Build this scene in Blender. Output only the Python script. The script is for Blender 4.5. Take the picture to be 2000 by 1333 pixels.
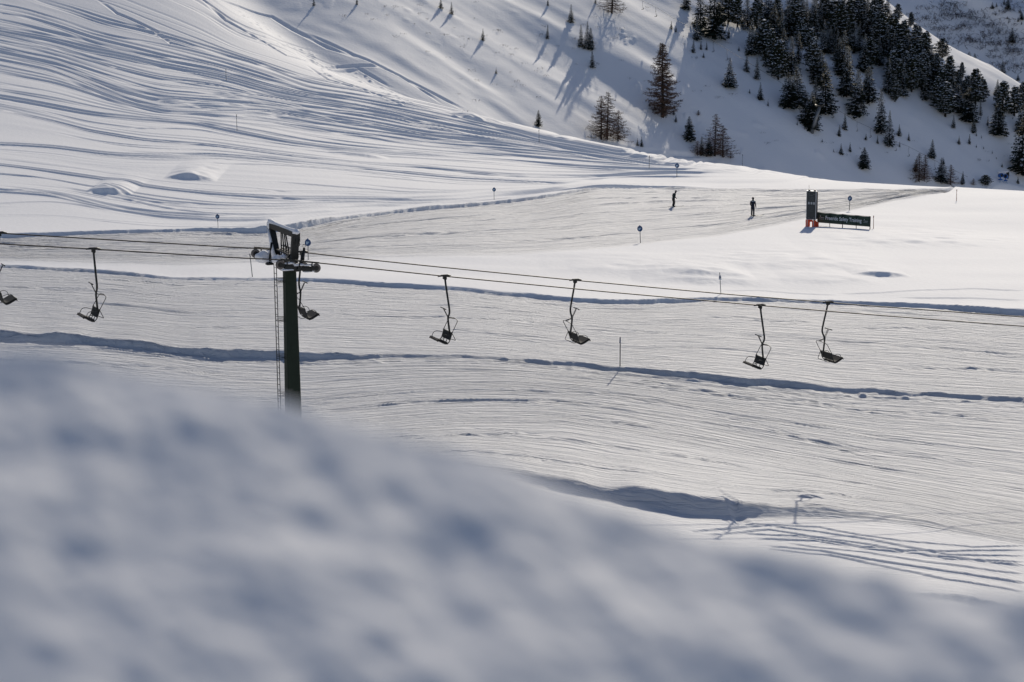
import bpy, bmesh, math, random
import numpy as np
from mathutils import Vector, Matrix

for o in list(bpy.data.objects):
    bpy.data.objects.remove(o)
S = bpy.context.scene
COL = S.collection
R = math.radians

# ---------------------------------------------------------------- camera
cam_d = bpy.data.cameras.new('camera')
cam_d.sensor_width = 36.0
cam_d.lens = 85.0
cam_d.clip_start = 0.05
cam_d.clip_end = 5000
cam_d.dof.use_dof = True
cam_d.dof.focus_distance = 150
cam_d.dof.aperture_fstop = 4.0
cam_o = bpy.data.objects.new('camera', cam_d)
cam_o.location = (0, 0, 0)
cam_o.rotation_euler = (R(90 - 10.9), 0, 0)
COL.objects.link(cam_o)
S.camera = cam_o

# ---------------------------------------------------------------- light
SUN_EL, SUN_AZ = R(25.0), R(12.0)
w = bpy.data.worlds.new('World'); S.world = w; w.use_nodes = True
nt = w.node_tree
sky = nt.nodes.new('ShaderNodeTexSky')
sky.sky_type = 'NISHITA'; sky.sun_disc = False
sky.sun_elevation = SUN_EL; sky.sun_rotation = SUN_AZ
sky.altitude = 2000; sky.dust_density = 1.5; sky.ozone_density = 3.3
wb = nt.nodes.new('ShaderNodeMix'); wb.data_type = 'RGBA'; wb.blend_type = 'MULTIPLY'; wb.inputs[0].default_value = 1
wb.inputs[7].default_value = (1.30, 1.03, .90, 1)               # camera white balance for the open shade
nt.links.new(sky.outputs[0], wb.inputs[6]); nt.links.new(wb.outputs[2], nt.nodes['Background'].inputs[0])
nt.nodes['Background'].inputs[1].default_value = 0.15
sun_d = bpy.data.lights.new('sun', 'SUN')
sun_d.energy = 5.0; sun_d.angle = R(0.53); sun_d.color = (1, .912, .77)
sun_o = bpy.data.objects.new('sun', sun_d); COL.objects.link(sun_o)
sdir = Vector((math.sin(SUN_AZ) * math.cos(SUN_EL), math.cos(SUN_AZ) * math.cos(SUN_EL), math.sin(SUN_EL)))
sun_o.rotation_euler = sdir.to_track_quat('Z', 'Y').to_euler()
S.view_settings.view_transform = 'Standard'
S.view_settings.look = 'None'
S.view_settings.exposure = -0.6
S.view_settings.gamma = 1
S.cycles.use_denoising = True
S.cycles.max_bounces = 6
S.cycles.diffuse_bounces = 3
S.cycles.caustics_reflective = False
S.cycles.caustics_refractive = False
# ---------------------------------------------------------------- terrain maths (numpy only)
F_PX = 2000 * 85.0 / 36.0
PITCH = math.radians(10.9)
CP, SP = math.cos(PITCH), math.sin(PITCH)

def ray(u, v):
    a = (np.asarray(u, float) - 1000) / F_PX
    b = (666.5 - np.asarray(v, float)) / F_PX
    return a, CP + b * SP, -SP + b * CP

def at(u, v, y):
    """the point seen in direction (u, v), y metres ahead"""
    dx, dy, dz = ray(u, v)
    t = y / dy
    return np.array([dx * t, y + 0 * t, dz * t])

def proj(x, y, z):
    zc = y * CP - z * SP
    return 1000 + F_PX * x / zc, 666.5 - F_PX * (y * SP + z * CP) / zc

def sstep(a, b, x):
    t = np.clip((x - a) / (b - a), 0, 1)
    return t * t * (3 - 2 * t)

# control points of the near hill: direction and distance
CTRL = [(0,690,150),(0,650,157),(0,515,188),(0,455,208),(0,380,235),(0,280,276),(0,190,314),(0,100,352),(0,0,396),(0,-90,430),
 (-500,690,150),(-500,455,208),(-500,190,314),(-500,0,390),
 (500,800,133),(500,690,147),(500,545,180),(500,440,220),(500,340,260),(500,250,304),(500,150,346),(500,50,384),(450,-40,415),
 (1000,930,116),(1000,872,125),(1000,800,134),(1000,715,144),(1000,640,157),(1000,573,176),(1000,475,213),(1000,410,248),(1000,335,291),
 (900,280,318),(1050,256,334),(880,216,345),(1250,345,297),(1250,293,325),(1500,410,250),(1500,332,312),
 (1500,880,132),(1500,720,151),(1500,580,180),(1500,470,222),
 (2000,450,238),(2000,560,186),(2000,605,175),(2000,785,146),(2000,1000,117),(2000,1100,103),(2000,1180,96),(2000,378,274),(1750,385,270),(1750,360,290),(1900,366,282),
 (2500,1100,103),(2500,785,146),(2500,560,186),(2500,378,272)]
_c = [at(u, v, d) for (u, v, d) in CTRL]
_c += [np.array(p, float) for p in [
 (-25,390,-35),(0,372,-40),(25,368,-50),(45,352,-54),(70,322,-52),(110,315,-50),(62,345,-58),
 (-60,470,-20),(-110,470,-15),(0,430,-66),(60,430,-80),(120,420,-80),
 (-60,520,-30),(0,620,-110),(-150,600,-40),(150,620,-120),
 (-4,5,-2.2),(4,5,-2.4),(-15,5,-2.5),(15,5,-3),(0,25,-8.5),(-12,25,-7.6),(14,25,-9.5),(0,50,-17.5),(-20,50,-16.5),(22,50,-18.2),(0,82,-25),(-22,82,-24.5),(-27,105,-27.5)]]
_c = np.array(_c)
def _tps_fit(P, z, lam=0.02):
    n = len(P)
    d2 = ((P[:, None] - P[None]) ** 2).sum(-1)
    K = np.where(d2 > 0, d2 * np.log(np.maximum(d2, 1e-12)) * .5, 0) + lam * np.eye(n)
    A = np.zeros((n + 3, n + 3)); A[:n, :n] = K
    A[:n, n] = 1; A[:n, n+1:] = P; A[n, :n] = 1; A[n+1:, :n] = P.T
    return np.linalg.solve(A, np.concatenate([z, np.zeros(3)]))
_PS = _c[:, :2] / 50.0
_W = _tps_fit(_PS, _c[:, 2])

def near_hill(x, y):
    x = np.asarray(x, float) / 50; y = np.asarray(y, float) / 50
    z = _W[-3] + _W[-2] * x + _W[-1] * y
    for (px, py), w in zip(_PS, _W):
        d2 = (x - px) ** 2 + (y - py) ** 2
        z = z + w * .5 * d2 * np.log(np.maximum(d2, 1e-12))
    return z

def mountain(x, y):
    x = np.asarray(x, float); y = np.asarray(y, float)
    q = .30 + .25 * sstep(-25, 70, x)
    y0 = 405 + 10 * sstep(20, 90, x)
    w = (x + 25 - np.sqrt((x + 25) ** 2 + 60.)) / 2 + 1.5
    xs = x - 25 - .9 * w
    z = -40.6 - .38 * xs + q * (y - y0)
    # the ridge line behind the forest, falling away behind it
    yr = RIDGE0 + RIDGE1 * (x - 100)
    over = y - yr
    z = z - .55 * (over + np.sqrt(over * over + 90.))
    return z
RIDGE0, RIDGE1 = 477.0, -.35

def base(x, y):
    a, b = near_hill(x, y), mountain(x, y)
    k = 2.5
    h = np.clip(.5 + .5 * (a - b) / k, 0, 1)
    return b + (a - b) * h + k * h * (1 - h)
# ---------------------------------------------------------------- helpers
class MB:
    """collects faces; build() links them as one mesh object"""
    def __init__(self): self.v = []; self.f = []; self.m = []
    def add(self, vs, fs, mi=0):
        b = len(self.v); self.v += [tuple(p) for p in vs]
        self.f += [tuple(i + b for i in f) for f in fs]; self.m += [mi] * len(fs)
        return self
    def box(self, c, s, rot=None, mi=0):
        cx, cy, cz = c; x, y, z = s[0] / 2, s[1] / 2, s[2] / 2
        vs = [Vector((a * x, b * y, d * z)) for d in (-1, 1) for a, b in ((-1, -1), (1, -1), (1, 1), (-1, 1))]
        if rot is not None: vs = [rot @ p for p in vs]
        return self.add([p + Vector(c) for p in vs], [(3, 2, 1, 0), (4, 5, 6, 7), (0, 1, 5, 4), (1, 2, 6, 5), (2, 3, 7, 6), (3, 0, 4, 7)], mi)
    def tube(self, pts, r, n=8, mi=0, cap=True, flat=1.0):
        pts = [Vector(p) for p in pts]
        rr = r if isinstance(r, (list, tuple)) else [r] * len(pts)
        rings = []; up = None
        for i, p in enumerate(pts):
            t = (pts[min(i + 1, len(pts) - 1)] - pts[max(i - 1, 0)]).normalized()
            if up is None:
                up = Vector((0, 0, 1)) if abs(t.z) < .9 else Vector((1, 0, 0))
            a = t.cross(up).normalized(); up = a.cross(t).normalized()
            rings.append([p + (a * math.cos(2 * math.pi * k / n) + up * math.sin(2 * math.pi * k / n) * flat) * rr[i] for k in range(n)])
        vs = [p for g in rings for p in g]; fs = []
        for i in range(len(rings) - 1):
            for k in range(n):
                fs.append((i * n + k, i * n + (k + 1) % n, (i + 1) * n + (k + 1) % n, (i + 1) * n + k))
        if cap:
            fs.append(tuple(range(n - 1, -1, -1))); fs.append(tuple((len(rings) - 1) * n + k for k in range(n)))
        return self.add(vs, fs, mi)
    def cyl(self, c, axis, r, h, n=20, mi=0):
        a = Vector(axis).normalized() * h / 2; c = Vector(c)
        return self.tube([c - a, c + a], r, n, mi)
    def prism(self, poly, axis_o, ax, ay, an, depth, mi=0):
        """extrude a 2-D outline lying in the plane (ax, ay) along an"""
        o = Vector(axis_o); ax = Vector(ax); ay = Vector(ay); an = Vector(an)
        n = len(poly)
        vs = [o + ax * p + ay * q - an * depth / 2 for p, q in poly] + [o + ax * p + ay * q + an * depth / 2 for p, q in poly]
        fs = [tuple(range(n - 1, -1, -1)), tuple(range(n, 2 * n))] + [(i, (i + 1) % n, n + (i + 1) % n, n + i) for i in range(n)]
        return self.add(vs, fs, mi)
    def mesh(self, name, mats, smooth=False):
        me = bpy.data.meshes.new(name); me.from_pydata(self.v, [], self.f)
        for m in (mats if isinstance(mats, (list, tuple)) else [mats]): me.materials.append(m)
        me.polygons.foreach_set('material_index', self.m)
        if smooth: me.polygons.foreach_set('use_smooth', [True] * len(me.polygons))
        me.update()
        return me
    def build(self, name, mats, parent=None, smooth=False):
        o = bpy.data.objects.new(name, self.mesh(name, mats, smooth)); COL.objects.link(o)
        if parent is not None: o.parent = parent
        return o

def rounded(pts, r=.06, n=4):
    """round the corners of an open polyline"""
    P = [Vector(p) for p in pts]; out = [P[0]]
    for i in range(1, len(P) - 1):
        a = (P[i - 1] - P[i]); b = (P[i + 1] - P[i])
        d = min(r, a.length * .45, b.length * .45)
        A = P[i] + a.normalized() * d; B = P[i] + b.normalized() * d
        for k in range(n + 1):
            t = k / n
            out.append(A * (1 - t) ** 2 + P[i] * 2 * t * (1 - t) + B * t * t)
    out.append(P[-1]); return out

def tag(o, label, cat, group=None):
    o['label'] = label; o['category'] = cat
    if group: o['group'] = group
    return o
def empty(name, loc, rz=0.0):
    o = bpy.data.objects.new(name, None); o.location = loc; o.rotation_euler = (0, 0, rz)
    o.empty_display_size = .2; COL.objects.link(o); return o
def dup(o, parent=None):
    c = o.copy(); COL.objects.link(c)
    if parent is not None: c.parent = parent
    for ch in list(o.children): dup(ch, c)
    return c

def mat(name, col, rough=.6, metal=0.0, noise=0.0, nscale=8.0, spec=.4, bump=0.0):
    m = bpy.data.materials.new(name); m.use_nodes = True
    nt = m.node_tree; b = nt.nodes['Principled BSDF']
    b.inputs['Base Color'].default_value = (*col, 1); b.inputs['Roughness'].default_value = rough
    b.inputs['Metallic'].default_value = metal; b.inputs['Specular IOR Level'].default_value = spec
    if noise or bump:
        tc = nt.nodes.new('ShaderNodeTexCoord'); n = nt.nodes.new('ShaderNodeTexNoise')
        n.inputs['Scale'].default_value = nscale; n.inputs['Detail'].default_value = 5
        nt.links.new(tc.outputs['Object'], n.inputs['Vector'])
        if noise:
            mx = nt.nodes.new('ShaderNodeMix'); mx.data_type = 'RGBA'
            mx.inputs[6].default_value = (*[c * (1 - noise) for c in col], 1)
            mx.inputs[7].default_value = (*[min(1, c * (1 + noise)) for c in col], 1)
            nt.links.new(n.outputs[0], mx.inputs[0]); nt.links.new(mx.outputs[2], b.inputs['Base Color'])
        if bump:
            bp = nt.nodes.new('ShaderNodeBump'); bp.inputs['Distance'].default_value = bump
            nt.links.new(n.outputs[0], bp.inputs['Height']); nt.links.new(bp.outputs[0], b.inputs['Normal'])
    return m

M_STEEL = mat('dark_painted_steel', (.011, .013, .013), .5, 0, .35, 6)
M_GREEN = mat('dark_green_paint', (.014, .023, .015), .65, 0, .35, 3, .2)
M_GREY = mat('galvanised_steel', (.16, .17, .18), .45, .6, .25, 10)
M_CABLE = mat('steel_rope', (.035, .030, .026), .5, .3, .3, 40)
M_SEAT = mat('weathered_seat_slats', (.020, .019, .017), .75, 0, .4, 12)
M_RUBBER = mat('grey_rubber', (.15, .135, .125), .8, 0, .25, 14)
M_HUB = mat('oily_hub', (.035, .028, .025), .6, 0, .3, 14)
M_CAPSNOW = mat('settled_snow', (.84, .84, .86), .7, 0, .03, 5, .2, .03)
M_RED = mat('red_padding', (.72, .09, .03), .6, 0, .2, 5)
M_PANEL = mat('dark_panel', (.028, .034, .036), .4, 0, .2, 3)
M_ALU = mat('aluminium', (.33, .34, .36), .4, .7, .15, 10)
M_BANNER = mat('dark_green_banner', (.032, .056, .040), .6, 0, .3, 2.5, .3, .02)
M_WHITE = mat('white_print', (.72, .74, .74), .6, 0, .05, 6)
M_LGREY = mat('pale_grey_print', (.36, .38, .39), .6, 0, .1, 6)
M_BLUE = mat('piste_blue', (.012, .055, .16), .5, 0, .2, 10)
M_LBLUE = mat('pale_blue', (.35, .48, .60), .5, 0, .1, 10)
M_CANNON = mat('cannon_blue', (.01, .10, .36), .4, 0, .25, 3)
M_POLE = mat('grey_pole', (.10, .11, .12), .5, .2, .2, 6)
M_DPOLE = mat('navy_pole', (.012, .018, .035), .5, 0, .2, 6)
M_RPOLE = mat('faded_red_pole', (.30, .13, .10), .6, 0, .3, 6)
# ---------------------------------------------------------------- smooth lattice noise
_rng = np.random.default_rng(7)
_LAT = _rng.random((256, 256))
def vnoise(a, b, seed=0):
    a = a + seed * 17.31; b = b + seed * 9.77
    i = np.floor(a).astype(int); j = np.floor(b).astype(int)
    fa = a - i; fb = b - j
    fa = fa * fa * fa * (fa * (fa * 6 - 15) + 10); fb = fb * fb * fb * (fb * (fb * 6 - 15) + 10)
    i0, i1, j0, j1 = i & 255, (i + 1) & 255, j & 255, (j + 1) & 255
    return (_LAT[i0, j0] * (1 - fa) + _LAT[i1, j0] * fa) * (1 - fb) + (_LAT[i0, j1] * (1 - fa) + _LAT[i1, j1] * fa) * fb - .5

# ---------------------------------------------------------------- grid of the snow slope
inner = np.linspace(-.235, .235, 1200)
wide = .235 + np.cumsum(np.linspace(.002, .02, 26))
ALPHA = np.concatenate([-wide[::-1], inner, wide])
rows = [3.0]
while rows[-1] < 62: rows.append(rows[-1] + .9)
while rows[-1] < 400:
    y = rows[-1]; px = y * y / (F_PX * 27)
    rows.append(y + max(.09, px * (.85 if y < 200 else .45 if y < 285 else .24)))
while rows[-1] < 520: rows.append(rows[-1] + .55)
while rows[-1] < 640: rows.append(rows[-1] + 5)
ROW = np.array(rows)
NY, NX = len(ROW), len(ALPHA)
GX = ALPHA[None, :] * ROW[:, None]; GY = np.repeat(ROW[:, None], NX, 1)
GZ = base(GX, GY)
BASEZ = GZ.copy()
def unproject_base(u, v):
    """first place the line of sight meets the smooth hill: direction x/y and distance ahead"""
    u = np.atleast_1d(np.asarray(u, float)); v = np.atleast_1d(np.asarray(v, float))
    dx, dy, dz = ray(u, v); A = dx / dy; out = np.full(u.shape, np.nan)
    k0 = int(np.searchsorted(ROW, 60)); ys = ROW[k0:]
    for n in range(len(u)):
        j = min(max(int(np.searchsorted(ALPHA, A[n])) - 1, 0), NX - 2)
        g = (A[n] - ALPHA[j]) / (ALPHA[j + 1] - ALPHA[j])
        below = dz[n] / dy[n] * ys < BASEZ[k0:, j] * (1 - g) + BASEZ[k0:, j + 1] * g
        if below.any(): out[n] = ys[int(np.argmax(below))]
    return A, out
GM = sstep(-4, 4, mountain(GX, GY) - near_hill(GX, GY))       # 1 on the far mountainside

# guide lines along which skiers travel, far to near
GUIDES = [
 [(-200,-260),(200,-110),(400,0),(455,45),(525,70),(595,95),(750,150),(860,205),(1050,256),(1250,292)],
 [(-200,-120),(0,-40),(70,0),(140,21),(210,46),(315,70),(420,102),(525,133),(600,161),(705,178),(810,198),(900,220),(1050,262),(1250,298)],
 [(-200,20),(0,61),(105,80),(175,100),(245,114),(315,130),(441,154),(525,177),(600,191),(705,206),(810,229),(915,250),(1055,273),(1125,285),(1300,310)],
 [(-200,75),(0,116),(105,137),(175,165),(245,196),(315,214),(420,217),(525,217),(600,231),(740,250),(845,268),(950,277),(1090,291),(1300,317)],
 [(-200,165),(0,191),(88,207),(175,224),(280,235),(385,242),(462,259),(560,277),(700,294),(950,310),(1160,326),(1280,330)],
 [(-200,190),(0,214),(105,238),(175,259),(280,277),(420,287),(560,305),(700,320),(800,325),(1000,342),(1200,344),(1300,337)],
 [(-200,275),(0,284),(105,291),(210,305),(315,308),(420,305),(525,312),(700,329),(900,350),(1100,360),(1200,347)],
 [(-200,310),(0,324),(105,338),(210,354),(315,371),(420,382),(560,389),(700,389),(800,392),(900,388),(1100,368)],
 [(-200,360),(0,378),(105,385),(210,410),(315,427),(420,434),(525,434),(700,414),(1000,386),(1150,364),(1320,343)],
 [(-200,466),(0,466),(300,455),(430,452),(520,455),(600,445),(660,430),(760,418),(880,407),(960,400),(1050,390),(1120,378),(1180,366),(1320,349),(1500,338),(1700,350),(1900,360)],
 [(-200,512),(0,512),(350,520),(640,505),(1000,498),(1150,488),(1250,477),(1400,464),(1550,434),(1660,411),(1750,392),(1880,366),(2100,350)],
 [(-200,524),(0,524),(200,535),(350,550),(480,551),(640,556),(760,565),(900,571),(1000,580),(1120,592),(1200,595),(1300,593),(1400,587),(1520,590),(1650,596),(1760,600),(1850,605),(1950,615),(2000,617),(2200,625)],
 [(-200,655),(0,668),(200,677),(400,700),(600,706),(800,702),(900,702),(1000,708),(1100,716),(1300,735),(1500,756),(1650,768),(1800,775),(2000,787),(2200,800)],
 [(-200,760),(580,790),(800,768),(1000,760),(1200,775),(1400,805),(1700,852),(2000,885),(2200,905)],
 [(-200,850),(700,850),(900,832),(1100,832),(1300,862),(1600,915),(2000,985),(2200,1010)],
 [(-200,925),(980,935),(1100,965),(1200,985),(1350,1014),(1450,1018),(1550,1014),(1630,1016),(1750,1022),(2000,1066),(2200,1090)],
 [(-200,1150),(1700,1165),(1880,1178),(2000,1210),(2200,1250)],
]
GR = []
uu = np.arange(-190, 2200, 30.)
for g in GUIDES:
    gu, gv = zip(*g)
    a, y = unproject_base(uu, np.interp(uu, gu, gv))
    a2 = np.interp(uu, uu, a)
    ok = ~np.isnan(y)
    GR.append(np.interp(ALPHA, a2[ok], y[ok]))
for k in range(1, len(GR)): GR[k] = np.minimum(GR[k], GR[k - 1] - 1.0)
_k = np.exp(-np.linspace(-2.2, 2.2, 61) ** 2); _k /= _k.sum()
_i = slice(26, -26)
for k in range(len(GR)):
    GR[k] = GR[k].copy(); GR[k][_i] = np.convolve(np.pad(GR[k][_i], 30, mode='reflect', reflect_type='odd'), _k, mode='valid')
for k in range(1, len(GR)): GR[k] = np.minimum(GR[k], GR[k - 1] - .8)
GR = np.array(GR)                                             # (guide, column) distance ahead
GAP = np.concatenate([[0], np.cumsum((GR[:-1] - GR[1:])[:, 26:-26].mean(1))])
TT = np.empty_like(GZ)                                        # smooth "across the run" coordinate in metres
for c in range(NX):
    yk = GR[::-1, c]; tk = -GAP[::-1]
    TT[:, c] = np.interp(ROW, yk, tk)
    lo, hi = ROW < yk[0], ROW > yk[-1]
    TT[lo, c] = tk[0] - (yk[0] - ROW[lo]); TT[hi, c] = tk[-1] + (ROW[hi] - yk[-1])
g_ = lambda k: GR[k][None, :]
PISTE = sstep(-.8, .8, g_(9) - GY) * sstep(-2.5, 2.5, GY - g_(10)) + sstep(-.8, .8, g_(11) - GY) * sstep(-1.0, 1.0, GY - g_(15)) + .35 * sstep(-1, 1, g_(15) - GY)
PISTE = np.clip(PISTE, 0, 1) * (1 - GM)
OFFP = sstep(-.8, .8, GY - g_(9)) * (1 - GM)
POWD = np.clip(1 - PISTE - OFFP - GM, 0, 1)

# ---------------------------------------------------------------- relief
DZ = np.zeros_like(GZ)
# soft undulation of the untouched powder
DZ += POWD * (.30 * vnoise(GX / 26, GY / 11, 1) + .12 * vnoise(GX / 9, GY / 4.5, 2))
DZ += OFFP * (.26 * vnoise(GX / 24, TT / 10, 3) + .05 * vnoise(GX / 10, TT / 3.5, 4))
DZ += PISTE * .25 * vnoise(GX / 30, TT / 14, 5)
# scraped and groomed texture of the pistes, drawn out along the run
near_f = np.clip(GY / 200, .35, 1.4)
DZ += PISTE * (.9 + .9 * sstep(170, 210, GY)) * (.036 * vnoise(GX / 9, TT / 1.7, 6) + .024 * vnoise(GX / 5, TT / .8, 7) * (GY < 260) + .012 * vnoise(GX / 2.6, TT / .38, 8) * (GY < 190) + .030 * vnoise(GX / 16, TT / 3.2, 9))
UP = PISTE * sstep(165, 200, GY)
DZ += UP * 1.0 * (.20 * vnoise(GX / 15, TT / 5.0, 14) + .17 * vnoise(GX / 8, TT / 2.8, 15) + .10 * vnoise(GX / 5, TT / 1.6, 16))
LOWP = PISTE * (1 - sstep(165, 200, GY))
DZ += LOWP * .7 * (.035 * vnoise(GX / 4.5, TT / .75, 17) + .022 * vnoise(GX / 2.2, TT / .36, 18) + .05 * vnoise(GX / 9, TT / 1.4, 19))
DZ += OFFP * (.045 * vnoise(GX / 14, TT / 2.2, 10) + .03 * vnoise(GX / 7, TT / 1.1, 11))

def colcurve(pts):
    """(u, value) list -> one value per column"""
    us, vs = zip(*pts)
    au = np.array([ray(a, 500)[0] / ray(a, 500)[1] for a in us])
    return np.interp(ALPHA, au, vs)

A_ = lambda u: float(ray(u, 400)[0] / ray(u, 400)[1])
NOISE1 = lambda s, sc: vnoise(ALPHA * 260 / sc, ALPHA * 0 + s, s)
def berm(k, thick, decay, rough, seed, face=.35):
    """a cut edge: low side towards the viewer, crest fading away behind"""
    yb = GR[k] + rough * .9 * NOISE1(seed, 3.0)
    H = colcurve(thick) / 1.55 / (F_PX / np.maximum(GR[k], 40)) * .86
    H = H * (1 + .5 * NOISE1(seed + 2, 4))
    d = GY - yb[None, :] + rough * (.5 * vnoise(GX / .9, GY / .9, seed) + .3 * vnoise(GX / .4, GY / .4, seed + 5))
    lump = 1 + rough * np.exp(-np.maximum(d, 0) / 1.2) * (.5 * vnoise(GX / 1.3, GY / 1.0, seed + 1) + .4 * vnoise(GX / .5, GY / .45, seed + 4))
    return H[None, :] * np.where(d < 0, 0, sstep(0, face, d) * np.exp(-np.maximum(d - face, 0) / decay) * lump)
DZ += berm(12, [(-200,28),(0,32),(200,27),(400,24),(600,20),(760,11),(860,9),(1000,11),(1100,9),(1300,17),(1500,20),(1600,17),(1680,13),(1800,11),(2000,13),(2200,14)], 8, .55, 21)
DZ += berm(11, [(-200,6),(0,10),(200,14),(350,11),(480,9),(640,12),(760,11),(900,10),(1120,13),(1200,14),(1300,15),(1400,11),(1520,11),(1650,13),(1850,18),(2000,17),(2200,17)], 10, .45, 31)
DZ += berm(9, [(-200,13),(0,13),(300,13),(430,13),(520,26),(600,20),(660,16),(760,16),(880,14),(960,13),(1050,12),(1120,12),(1180,14),(1320,9),(1400,2),(1500,1),(2200,0)], 10, .4, 41)
DZ += berm(15, [(-200,30),(980,32),(1100,34),(1200,44),(1350,60),(1450,50),(1550,38),(1630,30),(1750,16),(1900,7),(2200,4)], 7, .28, 51, 1.3)
DZ += berm(16, [(-200,10),(1600,14),(1700,18),(1880,22),(2000,32),(2200,34)], 5, .7, 61, .6)
# churned crumbs along the piste edges
for k, sd in ((12, 1), (11, 2), (9, 3), (15, 4)):
    e = np.exp(-((GY - GR[k][None, :] + .6) / 1.1) ** 2)
    DZ += e * ((.04 if k == 15 else .10) + (.16 * sstep(A_(1560), A_(1680), ALPHA)[None, :] if k == 12 else 0)) * np.maximum(vnoise(GX / .45, GY / .35, 70 + sd), 0)
# chopped snow where both runs meet the crest
e = sstep(.055, .085, ALPHA)[None, :] * sstep(296, 304, GY) * (1 - GM)
DZ += e * (.16 * vnoise(GX / 3.5, GY / 1.6, 81) + .08 * vnoise(GX / 1.2, GY / .8, 82))

def groove(path, depth, width, a0, a1, soft=.02, ridge=.2):
    """carve a ski track: path = distance ahead per column"""
    fade = sstep(a0, a0 + soft, ALPHA) * (1 - sstep(a1 - soft, a1, ALPHA))
    cols = np.nonzero(fade > .02)[0]
    if not len(cols): return
    slope = np.gradient(path, ALPHA * np.maximum(path, 1))
    wid = width * np.sqrt(1 + np.clip(slope, -4, 4) ** 2)      # width measured along the line of sight
    # narrow bands per column block keep this cheap
    for b in range(0, len(cols), 60):
        cc = cols[b:b + 60]; pp = path[cc]; ww = wid[cc]
        lo = np.searchsorted(ROW, (pp - 4 * ww).min()); hi = np.searchsorted(ROW, (pp + 4 * ww).max())
        if hi <= lo: continue
        d = (ROW[lo:hi, None] - pp[None, :]) / ww[None, :]
        DZ[lo:hi, cc[0]:cc[-1] + 1] += (-depth * np.exp(-np.abs(d) ** 2.6) + ridge * depth * np.exp(-((np.abs(d) - 1.7) / .6) ** 2)) * fade[cc][None, :]

rnd = random.Random(11)
def tpath(t, seed, drift):
    """a track that keeps near the fractional guide position t"""
    tt = t + drift * NOISE1(seed, 22.0) * 2 + drift * .4 * NOISE1(seed + 3, 7.0)
    tt = np.clip(tt, 0, 8.98)
    i = np.floor(tt).astype(int); f = tt - i
    c = np.arange(NX)
    return GR[i, c] * (1 - f) + GR[i + 1, c] * f
# (from guide, to guide, how many, depth, width)
for (t0, t1, n, dep, wd) in ((0.0, 1.0, 14, .16, .36), (1.0, 2.0, 30, .18, .36), (2.0, 3.0, 48, .19, .36), (2.65, 3.35, 30, .20, .36), (3.3, 4.1, 14, .20, .42),
                             (4.0, 5.0, 13, .20, .36), (5.0, 6.0, 7, .22, .36), (6.0, 7.0, 6, .21, .36), (7.0, 8.0, 16, .20, .36), (8.0, 8.9, 8, .17, .36)):
    for k in range(int(n * 2.3)):
        sd = rnd.randrange(1000)
        t = rnd.uniform(t0, t1)
        L = rnd.choice((300, 500, 900, 1500)); u0 = rnd.uniform(-350, 1150)
        groove(tpath(t, sd, rnd.uniform(.05, .22)), dep * rnd.uniform(.2, .82), wd * rnd.uniform(.7, 1.35), A_(u0), A_(min(u0 + L, 1420)), .03)
for k, dep in ((2, .36), (3, .28), (4, .26), (5, .26), (6, .30), (7, .32), (8, .25), (1, .26)):
    groove(GR[k], dep * .75, .48, A_(-300), A_(1380 if k < 6 else 1150), .02)
    groove(GR[k] + 1.7, dep * .6, .45, A_(-300), A_(1000), .05)
# stray lines crossing the slope
def upath(pts):
    us, vs = zip(*pts); a, y = unproject_base(np.array(us, float), np.array(vs, float))
    ok = ~np.isnan(y)
    return np.interp(ALPHA, a[ok], y[ok]), a[ok][0], a[ok][-1]
for pts, dep, wd in (
    ([(190,0),(228,28),(300,60),(333,85),(420,108)], .2, .4), ([(395,0),(440,40),(520,85),(560,110),(700,135),(760,170)], .2, .4),
    ([(425,0),(470,15),(530,35),(570,60),(640,95),(700,117)], .22, .5), ([(600,70),(690,110),(735,127),(800,160),(900,215)], .22, .45),
    ([(600,120),(660,130),(740,133),(780,150),(860,205)], .2, .36), ([(600,130),(640,155),(700,172)], .2, .4), ([(640,150),(705,172),(790,205)], .2, .5),
    ([(1350,1040),(1500,1028),(1600,1040),(1700,1055),(1850,1085),(2000,1090)], .14, .22), ([(1380,1048),(1500,1036),(1700,1064),(1850,1096),(2000,1104)], .14, .22),
    ([(1500,1070),(1600,1080),(1700,1098),(1850,1122),(2000,1145)], .2, .25), ([(1500,1074),(1620,1088),(1720,1110),(1850,1140),(2000,1165)], .15, .2),
    ([(1480,1052),(1600,1060),(1700,1075),(1850,1090),(2000,1112)], .16, .25), ([(1450,1045),(1560,1050),(1680,1070),(1800,1078),(2000,1080)], .14, .22),
    ([(1440,1026),(1600,1030),(1760,1060),(1900,1072),(2000,1070)], .12, .2), ([(1540,1062),(1700,1082),(1800,1100),(2000,1126)], .12, .2),
    ([(1640,579),(1720,578),(1800,572),(1900,568),(2000,571)], .08, .3), ([(1760,588),(1850,588),(2000,592)], .08, .3), ([(1400,572),(1480,571),(1560,576),(1640,582)], .06, .3),
    ([(1400,975),(1412,990),(1440,1015),(1470,1028)], .1, .25), ([(30,650),(60,560)], .0, .3)):
    p, a0, a1 = upath(pts)
    if pts[0][1] > 1000: p = p + .5 * NOISE1(int(pts[0][1]), 9) + .16 * NOISE1(int(pts[0][0]), 2.5); dep *= .75; wd *= .7
    groove(p, dep, wd, a0 - .004, a1 + .004, .012)
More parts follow.
